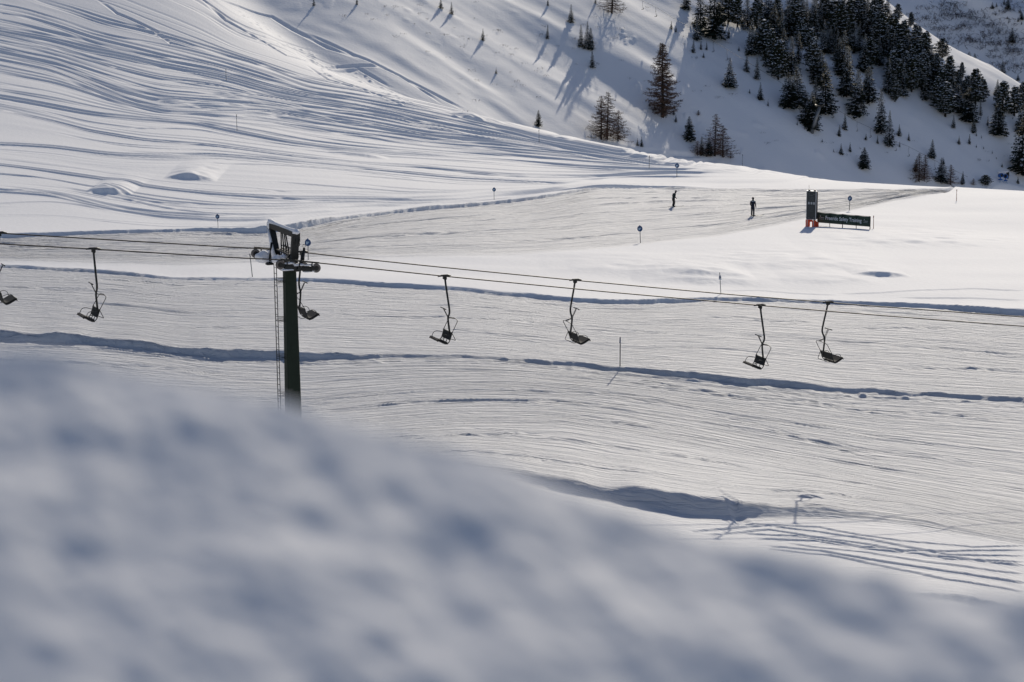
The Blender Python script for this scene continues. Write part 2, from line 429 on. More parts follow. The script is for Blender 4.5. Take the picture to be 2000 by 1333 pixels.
# turns scraped across the pistes
for k in range(420):
    g0 = rnd.choice((9.05, 9.3, 9.6, 9.2, 9.45, 9.8, 11.1, 11.3, 11.5, 11.7, 12.1, 12.4, 13., 13.3, 13.7, 14.2, 14.6))
    i = int(g0); f = g0 - i; c0 = rnd.uniform(-.22, .22); L = rnd.uniform(.03, .12)
    yb = GR[i] * (1 - f) + GR[i + 1] * f
    slope = rnd.uniform(-1, 1) * .55 * rnd.random()
    dist = float(np.interp(c0, ALPHA, yb))
    yy = yb + slope * (ALPHA - c0) * dist + rnd.uniform(-1, 1) * 14 * ((ALPHA - c0) / .1) ** 2 * .12
    wdt = .10 + .13 * rnd.random()
    groove(yy, rnd.choice((-.03, .03, .045, .06)) * dist / 160, wdt * (dist / 150) ** 1.6, c0 - L / 2, c0 + L / 2, L * .4, .5)

# wind-packed mounds with steep shaded fronts
def mound(u, v, half_u, H, front, back, skew=0):
    a, y = unproject_base([u], [v]); y0 = y[0]; x0 = a[0] * y0; hw = half_u / F_PX * y0
    d = GY - y0 + skew * (GX - x0)
    lat = np.clip(1 - ((GX - x0) / hw) ** 2, 0, 1) ** 1.2
    lat = lat * (1 + .5 * vnoise(GX / 1.6, GY / 1.6, int(u))); d = d + .5 * vnoise(GX / 1.1, GY * 0, int(v)) + .25 * vnoise(GX / .4, GY / .5, int(v) + 1)
    DZ[...] += H * lat * np.where(d < 0, np.exp(-(d / front) ** 2), np.exp(-(np.abs(d) / back) ** 1.6))
mound(212, 379, 46, .72, .5, 9)
mound(372, 350, 52, .58, .7, 10)
mound(916, 231, 34, .7, .5, 5)
mound(1720, 542, 60, .38, .5, 4.5)
mound(1385, 545, 90, .28, 1.0, 6)
mound(1380, 552, 150, .40, 1.8, 8)
mound(1600, 550, 130, .30, 2.2, 8)
mound(1250, 530, 200, .30, 3, 10)
mound(700, 304, 60, .35, .8, 5)
mound(1560, 520, 220, .35, 3, 12)
mound(1800, 480, 260, .4, 4, 14)

# the mountainside: gullies and drifts down its fall line, lumps, slide debris
cx, cy = .866, -.5
sa = GX * cx + GY * cy; sb = GX * cy * -1 + GY * cx
MT = GM * sstep(0, 8, GY - 330)
DZ += MT * (1.5 * vnoise(sa / 46, sb / 13, 91) + .55 * vnoise(sa / 22, sb / 5, 92) + .10 * vnoise(sa / 7, sb / 2.0, 93) + .10 * vnoise(GX / 3.2, GY / 3, 98))
DZ += MT * sstep(10, 60, GX) * (4.0 * vnoise(GX / 30, GY / 26, 94) + 1.9 * vnoise(GX / 13, GY / 12, 95))
DZ += MT * .5 * np.maximum(vnoise(GX / 2.6, GY / 2.2, 96) - .30, 0) * 4 * np.maximum(vnoise(GX / 25, GY / 25, 97) + .1, 0)
for pts, n, r in (([(470,30),(505,50),(530,65),(560,90),(600,105),(640,128)], 60, .36), ([(1240,170),(1275,205)], 40, .5), ([(1320,205),(1360,240),(1400,270),(1440,300)], 110, .36), ([(1205,70),(1235,85)], 14, .7), ([(600,100),(640,150)], 30, .5), ([(690,140),(750,180),(800,200)], 40, .5)):
    us, vs = zip(*pts)
    for k in range(n):
        t = rnd.random() * (len(pts) - 1); u = np.interp(t, range(len(pts)), us) + rnd.gauss(0, 7); v = np.interp(t, range(len(pts)), vs) + rnd.gauss(0, 5)
        a, y = unproject_base([u], [v])
        if np.isnan(y[0]): continue
        y0 = y[0]; x0 = a[0] * y0; rr = .62 * r * rnd.uniform(.4, 1.3) ** 1.5
        i0, i1 = np.searchsorted(ROW, [y0 - 3 * rr, y0 + 3 * rr]); j0, j1 = np.searchsorted(ALPHA, [a[0] - 3 * rr / y0, a[0] + 3 * rr / y0])
        DZ[i0:i1, j0:j1] += rr * .5 * np.exp(-((GX[i0:i1, j0:j1] - x0) ** 2 + (GY[i0:i1, j0:j1] - y0) ** 2) / rr ** 2)
GZ = GZ + DZ * (GY > 40)

def ground_z(x, y):
    a = x / y
    i = min(max(int(np.searchsorted(ROW, y)) - 1, 0), NY - 2); j = min(max(int(np.searchsorted(ALPHA, a)) - 1, 0), NX - 2)
    f = (y - ROW[i]) / (ROW[i + 1] - ROW[i]); g = (a - ALPHA[j]) / (ALPHA[j + 1] - ALPHA[j])
    return float((GZ[i, j] * (1 - g) + GZ[i, j + 1] * g) * (1 - f) + (GZ[i + 1, j] * (1 - g) + GZ[i + 1, j + 1] * g) * f)

def spot(u, v, ymin=60.0):
    """where on the snow a thing standing at (u, v) in the photograph stands"""
    dx, dy, dz = ray(u, v)
    k0 = int(np.searchsorted(ROW, ymin)); ys = ROW[k0:]
    a = dx / dy; j = min(max(int(np.searchsorted(ALPHA, a)) - 1, 0), NX - 2)
    g = (a - ALPHA[j]) / (ALPHA[j + 1] - ALPHA[j])
    gz = GZ[k0:, j] * (1 - g) + GZ[k0:, j + 1] * g
    below = (dz / dy * ys) < gz
    if not below.any(): return None
    i = int(np.argmax(below)); y = float(ys[max(i, 1)] + ys[max(i - 1, 0)]) / 2
    return Vector((float(a) * y, y, ground_z(float(a) * y, y)))

def grid_mesh(name, X, Y, Z, mats, attrs=(), uv=None):
    ny, nx = X.shape
    me = bpy.data.meshes.new(name)
    co = np.stack([X, Y, Z], -1).reshape(-1, 3).astype(np.float32)
    me.vertices.add(len(co)); me.vertices.foreach_set('co', co.ravel())
    idx = np.arange(ny * nx, dtype=np.int32).reshape(ny, nx)
    q = np.stack([idx[:-1, :-1], idx[:-1, 1:], idx[1:, 1:], idx[1:, :-1]], -1).reshape(-1, 4)
    me.loops.add(q.size); me.loops.foreach_set('vertex_index', q.ravel())
    me.polygons.add(len(q)); me.polygons.foreach_set('loop_start', np.arange(0, q.size, 4, dtype=np.int32))
    me.polygons.foreach_set('use_smooth', np.ones(len(q), bool))
    me.materials.append(mats)
    for nm, arr in attrs:
        a = me.attributes.new(nm, 'FLOAT', 'POINT'); a.data.foreach_set('value', arr.astype(np.float32).ravel())
    me.update(calc_edges=True); me.validate()
    o = bpy.data.objects.new(name, me); COL.objects.link(o)
    return o

def snow_mat(name, piste=True):
    m = bpy.data.materials.new(name); m.use_nodes = True; nt = m.node_tree
    N = nt.nodes.new; Lk = nt.links.new
    b = nt.nodes['Principled BSDF']
    b.inputs['Roughness'].default_value = .7; b.inputs['Specular IOR Level'].default_value = .04
    tc = N('ShaderNodeTexCoord')
    n1 = N('ShaderNodeTexNoise'); n1.inputs['Scale'].default_value = 2.2 if piste else 60; n1.inputs['Detail'].default_value = 4
    Lk(tc.outputs['Object'], n1.inputs['Vector'])
    cb = N('ShaderNodeMix'); cb.data_type = 'RGBA'
    cb.inputs[6].default_value = (.85, .85, .86, 1); cb.inputs[7].default_value = (.89, .89, .89, 1)
    Lk(n1.outputs[0], cb.inputs[0])
    bp = N('ShaderNodeBump'); bp.inputs['Distance'].default_value = .055 if piste else .002
    bp.inputs['Strength'].default_value = .6
    Lk(n1.outputs[0], bp.inputs['Height'])
    out_n = bp.outputs[0]
    if piste:
        at_t = N('ShaderNodeAttribute'); at_t.attribute_name = 'across'
        at_p = N('ShaderNodeAttribute'); at_p.attribute_name = 'groomed'
        sx = N('ShaderNodeSeparateXYZ'); Lk(tc.outputs['Object'], sx.inputs[0])
        prev = bp.outputs[0]
        for attr, kx, kt, det, rg, dist in (('groomed', .26, 2.3, 5, .64, .36), ('upper_run', .11, .42, 5, .62, .55)):
            at_m = N('ShaderNodeAttribute'); at_m.attribute_name = attr
            cxy = N('ShaderNodeCombineXYZ')
            mx_ = N('ShaderNodeMath'); mx_.operation = 'MULTIPLY'; mx_.inputs[1].default_value = kx; Lk(sx.outputs[0], mx_.inputs[0])
            my_ = N('ShaderNodeMath'); my_.operation = 'MULTIPLY'; my_.inputs[1].default_value = kt; Lk(at_t.outputs['Fac'], my_.inputs[0])
            Lk(mx_.outputs[0], cxy.inputs[0]); Lk(my_.outputs[0], cxy.inputs[1])
            n2 = N('ShaderNodeTexNoise'); n2.inputs['Scale'].default_value = 1.0; n2.inputs['Detail'].default_value = det; n2.inputs['Roughness'].default_value = rg
            n2.inputs['Distortion'].default_value = .6
            Lk(cxy.outputs[0], n2.inputs['Vector'])
            b2 = N('ShaderNodeBump'); b2.inputs['Distance'].default_value = dist
            Lk(n2.outputs[0], b2.inputs['Height']); Lk(at_m.outputs['Fac'], b2.inputs['Strength']); Lk(prev, b2.inputs['Normal'])
            prev = b2.outputs[0]
        out_n = prev
        # packed snow on the runs is a little greyer and glossier
        dk = N('ShaderNodeMix'); dk.data_type = 'RGBA'; Lk(at_p.outputs['Fac'], dk.inputs[0]); Lk(cb.outputs[2], dk.inputs[6]); dk.inputs[7].default_value = (.60, .61, .63, 1)
        Lk(dk.outputs[2], b.inputs['Base Color'])
        mr = N('ShaderNodeMapRange'); mr.inputs[3].default_value = .06; mr.inputs[4].default_value = .22; Lk(at_p.outputs['Fac'], mr.inputs[0]); Lk(mr.outputs[0], b.inputs['Specular IOR Level'])
    else:
        Lk(cb.outputs[2], b.inputs['Base Color'])
    Lk(out_n, b.inputs['Normal'])
    return m
M_SNOW = snow_mat('snow')
o = grid_mesh('snow_slope', GX, GY, GZ, M_SNOW, (('across', TT), ('groomed', PISTE), ('upper_run', UP)))
o['kind'] = 'structure'

# the bank of snow right in front of the lens
M_SNOWC = snow_mat('fresh_lumpy_snow', False)
bx = np.concatenate([np.linspace(-2.6, -.75, 60)[:-1], np.linspace(-.75, .75, 520), np.linspace(.75, 2.6, 60)[1:]])
by = np.concatenate([np.linspace(-.8, .85, 40)[:-1], np.linspace(.85, 2.05, 420), np.linspace(2.05, 6.5, 60)[1:]])
BX, BY = np.meshgrid(bx, by)
cu = np.array([-2.6, -1.2, -.6, -.36, -.25, -.157, -.072, 0, .054, .108, .18, .36, .7, 1.4, 2.6])
cv = np.array([.10, .18, .205, .199, .209, .221, .239, .2475, .2635, .2755, .284, .3015, .33, .40, .5])   # slope of the line of sight along the crest
Y0 = 1.72
zc = -np.interp(BX, cu, cv) * Y0
# soften the outline
kk = np.exp(-np.linspace(-2, 2, 41) ** 2); kk /= kk.sum()
zrow = np.convolve(np.pad(zc[0], 20, mode='edge'), kk, mode='valid'); zc = np.repeat(zrow[None], len(by), 0)
BZ = zc - .32 * (Y0 - BY) * (BY < Y0) - .42 * np.where(BY > Y0, (BY - Y0) + 1.1 * (BY - Y0) ** 2, 0)
BZ = np.where(BY < .85, BZ - .5 * (.85 - BY) ** 1.2, BZ)
BZ += .005 * vnoise(BX / .15, BY / .13, 101) + .0085 * vnoise(BX / .06, BY / .065, 102) +   .004 * vnoise(BX / .028, BY / .03, 103) + .002 * vnoise(BX / .011, BY / .012, 104) + .010 * vnoise(BX / .3, BY / .3, 105)
BZ = np.maximum(BZ, -6)
o = grid_mesh('snow_bank', BX, BY, BZ, M_SNOWC)
o['kind'] = 'structure'
# ---------------------------------------------------------------- hillside beyond the ridge
def far_z(x, y):
    z = -62 - .12 * (x - 150) + .50 * (y - 700) + 12 * vnoise(x / 60, y / 60, 131) + 5 * vnoise(x / 24, y / 30, 132) + 1.2 * vnoise(x / 8, y / 8, 133)
    # two slanting shoulders that catch the sun
    for (x0, y0, s, h, wd) in ((165, 790, -.9, 10, 8), (150, 735, -.9, 4, 4)):
        d = (y - y0) - s * (x - x0)
        z = z + h * np.where(d < 0, np.exp(-(d / wd) ** 2), np.exp(-(d / (wd * 3)) ** 2))
    return z
fx, fy = np.meshgrid(np.linspace(-260, 420, 300), np.linspace(590, 1050, 320))
FZ = far_z(fx, fy)
o = grid_mesh('far_hillside', fx, fy, FZ, M_SNOW); o['kind'] = 'structure'
def far_spot(u, v):
    dx, dy, dz = ray(u, v); ys = np.arange(600, 1040, 1.0); xs = dx / dy * ys
    b = dz / dy * ys < far_z(xs, ys)
    if not b.any(): return None
    y = ys[int(np.argmax(b))]; x = float(dx / dy) * y
    return Vector((x, y, float(far_z(np.array(x), np.array(y)))))

# ---------------------------------------------------------------- chairlift: directions and rope
LA = R(24.0)
E1 = Vector((math.cos(LA), math.sin(LA), 0)); E2 = Vector((-math.sin(LA), math.cos(LA), 0))
P_NEAR = Vector(at(582, 510, 111.0)); GAUGE = 3.3
CEN = P_NEAR + E2 * (GAUGE / 2)
def on_plane(u, v, ly):
    """local tower coordinates (along, across, height) of a line of sight meeting the plane across = ly"""
    dx, dy, dz = ray(u, v); d = Vector((float(dx), float(dy), float(dz)))
    t = (CEN.dot(E2) + ly) / d.dot(E2); p = d * t
    return Vector(((p - CEN).dot(E1), ly, p.z))
def world(l): return CEN + E1 * l[0] + E2 * l[1] + Vector((0, 0, l[2] - CEN.z))
ROPE_N = [(-300,450),(0,477),(182,487),(470,504.5),(546,507.5),(582,510),(621,513.5),(650,517),(868,540),(1180,570),(1484,597),(1680,613.5),(2000,638),(2300,660)]
ROPE_F = [(-300,434),(0,456),(250,471),(470,484.4),(500,485.2),(545,489),(590,492.6),(650,500.3),(838,520),(1124,548),(1430,576),(1617,591),(1680,596.5),(2000,619.5),(2300,640)]
def rope(pts, ly, label):
    L = [on_plane(u, v, ly) for u, v in pts]
    xs = [p[0] for p in L]; zs = [p[2] for p in L]
    k = np.linspace(xs[0], xs[-1], 90)
    # pass smoothly through the sampled heights
    zz = np.interp(k, xs, zs); zz[1:-1] = (zz[:-2] + 2 * zz[1:-1] + zz[2:]) / 4
    mb = MB().tube([world((a, ly, z)) for a, z in zip(k, zz)], .030, 7)
    o = mb.build('lift_rope', M_CABLE, None, True)
    tag(o, label, 'lift rope', 'haul ropes of the chairlift')
    return k, zz
KN = rope(ROPE_N, -GAUGE / 2, 'dark steel haul rope nearest the viewer, carrying three chairs with seats turned left')
KF = rope(ROPE_F, GAUGE / 2, 'dark steel haul rope on the far side of the pylon, carrying chairs turned right')

# ---------------------------------------------------------------- a chair
def make_chair():
    t = empty('lift_chair', (0, 0, 0))
    g = MB().tube([(-.34, 0, .0), (-.16, 0, .035), (.16, 0, .035), (.34, 0, .0)], [.018, .05, .05, .018], 8)
    g.box((0, .04, -.05), (.16, .15, .16)); g.cyl((0, .09, -.12), (0, 1, 0), .06, .12, 12)
    g.build('rope_grip', M_STEEL, t)
    hp = rounded([(0, .06, -.08), (0, .16, -.40), (0, .42, -1.10), (-.01, .60, -1.66), (-.04, .26, -1.97), (-.05, .26, -2.15), (-.12, .29, -2.86)], .22, 5)
    MB().tube(hp, .047, 9).build('hanger', M_STEEL, t, True)
    # backrest: slatted panel on a tube frame
    b = MB()
    top, bot, y0, y1 = Vector((-.13, 0, -2.66)), Vector((-.02, 0, -3.04)), -.54, .50
    d = (bot - top)
    for k in range(4):
        c = top + d * ((k + .5) / 4); b.box((c.x, (y0 + y1) / 2, c.z), (.05, y1 - y0, .094), Matrix.Rotation(math.atan2(-d.x, -d.z) + math.pi, 3, 'Y'))
    bk = b.build('backrest', M_SEAT, t)
    fr = MB()
    for yy in (y0 - .02, y1 + .02):
        fr.tube(rounded([(-.16, yy, -2.63), (-.01, yy, -3.07), (.10, yy, -3.20), (.30, yy, -3.15), (.58, yy, -2.99), (.62, yy, -3.05)], .1), .021, 7)
    for yy in (-.2, .15): fr.tube([(-.02, yy, -3.0), (.03, yy, -3.14), (.12, yy, -3.19)], .018, 6)
    fr.tube([(-.14, y0 - .02, -2.68), (-.14, y1 + .02, -2.68)], .021, 7); fr.tube([(.1, y0, -3.21), (.1, y1, -3.21)], .021, 7)
    fr.build('seat_frame', M_STEEL, t, True)
    s = MB()
    pr = [(.10, -3.175), (.19, -3.165), (.28, -3.13), (.37, -3.08), (.46, -3.03), (.54, -2.985), (.60, -3.005)]
    for (xa, za), (xb, zb) in zip(pr[:-1], pr[1:]):
        s.box(((xa + xb) / 2, (y0 + y1) / 2, (za + zb) / 2), (math.hypot(xb - xa, zb - za) * .99, y1 - y0, .11), Matrix.Rotation(-math.atan2(zb - za, xb - xa), 3, 'Y'))
    s.build('seat', M_SEAT, t)
    for yy in (y0 - .03, y1 + .03):
        MB().tube(rounded([(.50, yy, -3.02), (.42, yy, -2.80), (.26, yy, -2.72), (-.06, yy, -2.80)], .09), .014, 6).build('armrest', M_STEEL, t, True)
    sb = MB().tube(rounded([(-.10, y1 + .03, -2.74), (-.44, y1 + .03, -2.12), (-.47, 0, -2.06), (-.44, y0 - .03, -2.12), (-.10, y0 - .03, -2.72)], .13, 5), .016, 6)
    sb.tube([(-.05, .20, -1.98), (-.05, .36, -1.98)], .03, 8)
    for yy in (.22, .31): sb.tube([(-.45, yy - .1, -2.08), (-.05, yy, -1.98)], .016, 6)
    bar = sb.build('safety_bar', M_STEEL, t, True)
    ft = MB()
    for yy in (.22, .31): ft.tube([(-.05, yy, -1.98), (.17, yy, -1.53)], .015, 6)
    ft.tube([(.19, -.08, -1.50), (.19, .60, -1.50)], .026, 8)
    ft.build('footrest', M_STEEL, bar, True)
    MB().tube(rounded([(-.14, y1, -2.70), (-.34, y1 - .04, -3.08), (-.30, y0 + .04, -3.12), (0, y0 + .02, -3.10)], .09), .016, 6).build('rear_guard', M_STEEL, t, True)
    return t
chair0 = make_chair()
chairs = [('N', 182, 'lift chair seen turned left, between the photo edge and the green pylon'),
          ('N', 868, 'lift chair seen turned left, first one right of the pylon, over the lower piste'),
          ('N', 1484, 'lift chair seen turned left, hanging lowest, above the right part of the lower piste'),
          ('F', -1, 'lift chair cut off by the left edge of the photo, only its seat front showing'),
          ('F', 590, 'lift chair hanging right beside the green pylon mast, under the sheaves'),
          ('F', 1124, 'lift chair seen turned right, in the middle, next to the blue tipped pole'),
          ('F', 1618, 'lift chair seen turned right, the last one before the right edge')]
for n, (side, u, lab) in enumerate(chairs):
    k, zz = KN if side == 'N' else KF; ly = -GAUGE / 2 if side == 'N' else GAUGE / 2
    pts = [world((a, ly, z)) for a, z in zip(k, zz)]
    us = [float(proj(p.x, p.y, p.z)[0]) for p in pts]
    a = np.interp(u, us, k); p = world((a, ly, np.interp(a, k, zz)))
    c = chair0 if n == 0 else dup(chair0)
    c.location = p; c.rotation_euler = (0, R((-1.5, .8, 0, 1, -.6, .5, -1)[n]), LA + (math.pi if side == 'N' else 0) + R((1, -1, -3, 1, 0, -1, 2)[n]))
    tag(c, lab, 'lift chair', 'chairs hanging on the chairlift')

# ---------------------------------------------------------------- the pylon
gz0 = None
mb_base = world((.10, -.40, 0))
gzt = ground_z(mb_base.x, mb_base.y)
TW = empty('lift_pylon', (CEN.x, CEN.y, gzt), LA)
tag(TW, 'dark green lift pylon with ladder, sheave wheels and snow covered lifting frame', 'lift pylon')
def tl(l): return Vector((l[0], l[1], l[2] - gzt))
zr = on_plane(582, 510, -GAUGE / 2)[2]            # rope height
zm = zr - .62                                     # top of the mast
def ring(c, hx, hy, ch):
    return [Vector((c[0] + a, c[1] + b, c[2])) for a, b in ((-hx, -hy + ch), (-hx + ch, -hy), (hx - ch, -hy), (hx, -hy + ch), (hx, hy - ch), (hx - ch, hy), (-hx + ch, hy), (-hx, hy - ch))]
m = MB(); rs = []
for f in (0, 1):
    cx_ = .0 + .10 * (1 - f); cy_ = -.40
    rs += ring((cx_, cy_, (zm - gzt) * f - (.5 if f == 0 else 0)), .37 - .10 * f, .32 - .07 * f, .06)
m.add(rs, [(i, (i + 1) % 8, 8 + (i + 1) % 8, 8 + i) for i in range(8)] + [tuple(range(8, 16)), tuple(range(7, -1, -1))])
m.build('mast', M_GREEN, TW)
m = MB()
m.box(tl((0, -.40, zm + .04)), (.80, .74, .08)); m.box(tl((.42, -.62, zm + .13)), (.34, .3, .22)); m.box(tl((0, -.05, zm + .28)), (.34, 2.9, .30)); 
m.box(tl((0, -.05, zm + .10)), (.46, 1.3, .14))
m.build('crossarm', M_STEEL, TW)
# ladder up the uphill side
m = MB(); H = zm - gzt
lx0, lx1 = -.66, -.50
for yy in (-.60, -.24): m.tube([(lx1 - .08, yy, .2), (lx0 - .05, yy, H + .42)], .020, 6)
n = int(H / .28)
for k in range(n + 2):
    f = k * .28 / H; x = (lx1 - .08) + (lx0 - .05 - lx1 + .08) * f
    m.tube([(x, -.60, .2 + k * .28), (x, -.24, .2 + k * .28)], .014, 5)
for zz_ in (H - .35, H - 2.2, H - 4.0, H - 5.8, H - 7.4):
    if zz_ < 0: continue
    for dz in (0, -.12, -.2):
        for yy in (-.60, -.24): m.tube([(lx0 + .02, yy, zz_ + dz), (-.28, yy * .6 - .16, zz_ + dz)], .013, 5)
m.build('ladder', M_STEEL, TW)
# lifting frame: two legs, a top beam, two stiff little trusses, a platform
topF = tl(on_plane(530, 441, 1.40)); topN = tl(on_plane(577, 459, -1.33))
botF = tl(on_plane(543, 506, .72)); botN = tl(on_plane(573.5, 510, -1.10))
def beam(mb, a, b, w, d, mi=0):
    a = Vector(a); b = Vector(b); z = (b - a).normalized(); x = Vector((1, 0, 0)); y = z.cross(x).normalized(); x = y.cross(z).normalized()
    rot = Matrix((x, y, z)).transposed()
    mb.box((a + b) / 2, (w, d, (b - a).length), rot, mi)
m = MB(); beam(m, botF, topF, .26, .20); m.box(botF + Vector((0, 0, .02)), (.5, .3, .05)); m.build('frame_leg', M_STEEL, TW)
m = MB(); beam(m, botN + Vector((0, 0, -.12)), topN, .34, .20); beam(m, botN + Vector((.17, .11, -.1)), topN + Vector((.17, .11, 0)), .03, .05); m.build('frame_leg', M_STEEL, TW)
m = MB(); ov = (topN - topF).normalized()
beam(m, topF - ov * .16, topN + ov * .16, .25, .24)
for e, s in ((topN, 1), (topF, -1)):
    m.box(e + ov * s * .12 + Vector((0, 0, -.1)), (.32, .10, .42)); m.tube(rounded([e + ov * s * .2 + Vector((.08, 0, -.15)), e + ov * s * .24 + Vector((.1, 0, -.5)), e + ov * s * .18 + Vector((-.06, 0, -.5)), e + ov * s * .2 + Vector((-.06, 0, -.15))], .08), .02, 6)
m.build('top_beam', M_STEEL, TW)
m = MB(); mid = (topF + topN) / 2
zp = zr - gzt + .30
for s, c in ((1, mid - ov * .22), (-1, mid + ov * .12)):
    sp = .34 * (1 if s > 0 else 1.3)
    f0 = Vector((0, c.y + .12 * s, zp - .3))
    A0 = c + Vector((0, .05, 0)); B0 = c + Vector((0, -.12, 0))
    A1 = Vector((0, c.y + (.50 if s > 0 else -.0), zp - .55)); B1 = Vector((0, c.y + (.02 if s > 0 else -.52), zp - .55))
    beam(m, A0, A1, .05, .05); beam(m, B0, B1, .05, .05)
    for t in (.62, .85): beam(m, A0.lerp(A1, t), B0.lerp(B1, t), .035, .035)
m.build('truss', M_STEEL, TW)
m = MB()
m.box((0, -.15, zp - .08), (.55, 1.9, .05)); m.box((0, -.15, zp - .55), (.6, 2.1, .06))
for yy in (-.9, -.55, -.2, .2, .6): m.tube([(.2, yy, zp - .5), (.2, yy, zp + .02)], .018, 5); m.tube([(-.2, yy, zp - .5), (-.2, yy, zp + .02)], .018, 5)
for yy in (-.7, -.3, .1, .4): m.tube(rounded([(.15, yy, zp - .08), (.15, yy, zp + .14), (-.1, yy + .05, zp + .14), (-.1, yy + .05, zp - .08)], .08), .02, 6)
m.build('platform', M_STEEL, TW)
# sheave trains
def sheaves(ly, u0, u1, v0, v1, nm):
    a = on_plane(u0, v0, ly); b = on_plane(u1, v1, ly)
    a = tl(a); b = tl(b); d = (b - a); dn = d.normalized(); up = Vector((-dn.z, 0, dn.x))
    q = MB(); out = -1 if ly < 0 else 1
    for s in (-.09, .09):
        beam(q, a.lerp(b, .02) + Vector((0, s, 0)), a.lerp(b, .40) + Vector((0, s, 0)), .10, .03) if False else None
    q2 = MB()
    for i0, i1 in ((0, 1 / 3), (2 / 3, 1)):
        c = (a.lerp(b, i0) + a.lerp(b, i1)) / 2; l = d.length / 3
        for s in (-.075, .075):
            rot = Matrix((dn, Vector((0, 1, 0)), up)).transposed()
            q2.box(c + Vector((0, s, 0)) + up * -.02, (l + .12, .025, .13), rot)
        q2.cyl(c, (0, 1, 0), .05, .24, 12)
    rot = Matrix((dn, Vector((0, 1, 0)), up)).transposed()
    c = (a + b) / 2
    for s in (-.12, .12): q2.box(c + Vector((0, s, 0)) - up * .10, (d.length * .74, .03, .15), rot)
    q2.cyl(c - up * .10, (0, 1, 0), .09, .5, 14)
    # rope catcher rail along the top
    for s in (.14,): q2.box(c + Vector((0, s * out, 0)) + up * .27, (d.length + .12, .05, .075), rot)
    for t in (.16, .5, .84): q2.box(a.lerp(b, t) + Vector((0, .15 * out, 0)) + up * .12, (.05, .03, .34), rot)
    # connection to the crossarm
    q2.box((c.x, (ly + (-1.45 if ly < 0 else 1.35)) / 2, c.z - .14), (.22, abs(ly - (-1.45 if ly < 0 else 1.35)) + .1, .2))
    f = q2.build('sheave_frame', M_STEEL, TW)
    for t in (0, 1 / 3, 2 / 3, 1):
        p = a.lerp(b, t); w_ = MB()
        prof = [(.20, -.045), (.215, -.035), (.19, -.012), (.19, .012), (.215, .035), (.20, .045)]
        nseg = 28; vs = []; fs = []
        full = [(.12, -.04)] + prof + [(.12, .04)]
        for k in range(nseg):
            an = 2 * math.pi * k / nseg
            for r_, yy in full: vs.append((p.x + r_ * math.cos(an), p.y + yy, p.z + r_ * math.sin(an)))
        L = len(full)
        for k in range(nseg):
            for j in range(L - 1): fs.append((k * L + j, ((k + 1) % nseg) * L + j, ((k + 1) % nseg) * L + j + 1, k * L + j + 1))
        w_.add(vs, fs)
        wo = w_.build('sheave_wheel', M_RUBBER, TW, True)
        h = MB(); h.cyl(p, (0, 1, 0), .125, .07, 20); h.cyl(p, (0, 1, 0), .06, .12, 14)
        h.build('wheel_hub', M_HUB, wo)
    return a, b, dn, up
aN, bN, dN, uN = sheaves(-GAUGE / 2, 547, 617.5, 517.5, 524, 'near')
aF, bF, dF, uF = sheaves(GAUGE / 2, 499, 575, 495.5, 502, 'far')
m = MB()
p = tl(on_plane(594, 512, -GAUGE / 2)); m.tube([p + Vector((0, .25, -.35)), p + Vector((.10, .25, .62))], .06, 8); m.tube([p + Vector((-.10, .25, -.3)), p + Vector((.02, .25, .42))], .035, 7)
m.tube(rounded([p + Vector((.06, .25, .62)), p + Vector((.02, .25, .74)), p + Vector((.12, .25, .80)), p + Vector((.18, .25, .72)), p + Vector((.12, .25, .62))], .06), .012, 5)
m.build('work_post', M_STEEL, TW, True)
m = MB(); p = tl(on_plane(526, 515, .9)); q = tl(on_plane(530.5, 474, .9)); m.tube([p, q], .055, 8); m.box(p, (.3, .3, .12)); m.build('work_post', M_STEEL, TW, True)
# snow lying on the steel
def lump(parts, name='snow_cap', seed=0):
    bm = bmesh.new(); rr = random.Random(seed)
    for c, s in parts:
        ret = bmesh.ops.create_icosphere(bm, subdivisions=3, radius=1)
        ph = [rr.uniform(0, 6) for _ in range(6)]
        for v in ret['verts']:
            q = v.co.copy(); k = 1 + .10 * math.sin(q.x * 3 + ph[0]) * math.cos(q.y * 3 + ph[1]) + .07 * math.sin(q.z * 5 + ph[2] + q.x * 4)
            if q.z < -.2: q.z = -.2 - (q.z + .2) * -.3
            v.co = Vector((c[0] + q.x * s[0] * k, c[1] + q.y * s[1] * k, c[2] + q.z * s[2] * k))
    me = bpy.data.meshes.new(name); bm.to_mesh(me); bm.free(); me.materials.append(M_CAPSNOW)
    me.polygons.foreach_set('use_smooth', [True] * len(me.polygons))
    o = bpy.data.objects.new(name, me); COL.objects.link(o); o.parent = TW
    return o
# along the top beam: a rounded ridge of snow, thicker at the ends
rp = [topF - ov * .3, topF - ov * .1, topF + ov * .2] + [topF.lerp(topN, t) for t in (.2, .35, .5, .65, .8)] + [topN - ov * .1, topN + ov * .14, topN + ov * .26]
rz = [.02, .17, .12, .085, .08, .09, .08, .085, .11, .15, .02]
m = MB().tube([q + Vector((.01, 0, .15)) for q in rp], [max(.025, z_ * 1.0) for z_ in rz], 10)
m.build('snow_cap', M_CAPSNOW, TW, True)
lump([(topF + Vector((-.02, .12, .13)), (.15, .18, .15)), (topF + Vector((-.10, .10, -.05)), (.08, .14, .34))], seed=2)
lump([(topN + Vector((0, -.10, .12)), (.17, .19, .14))], seed=3)
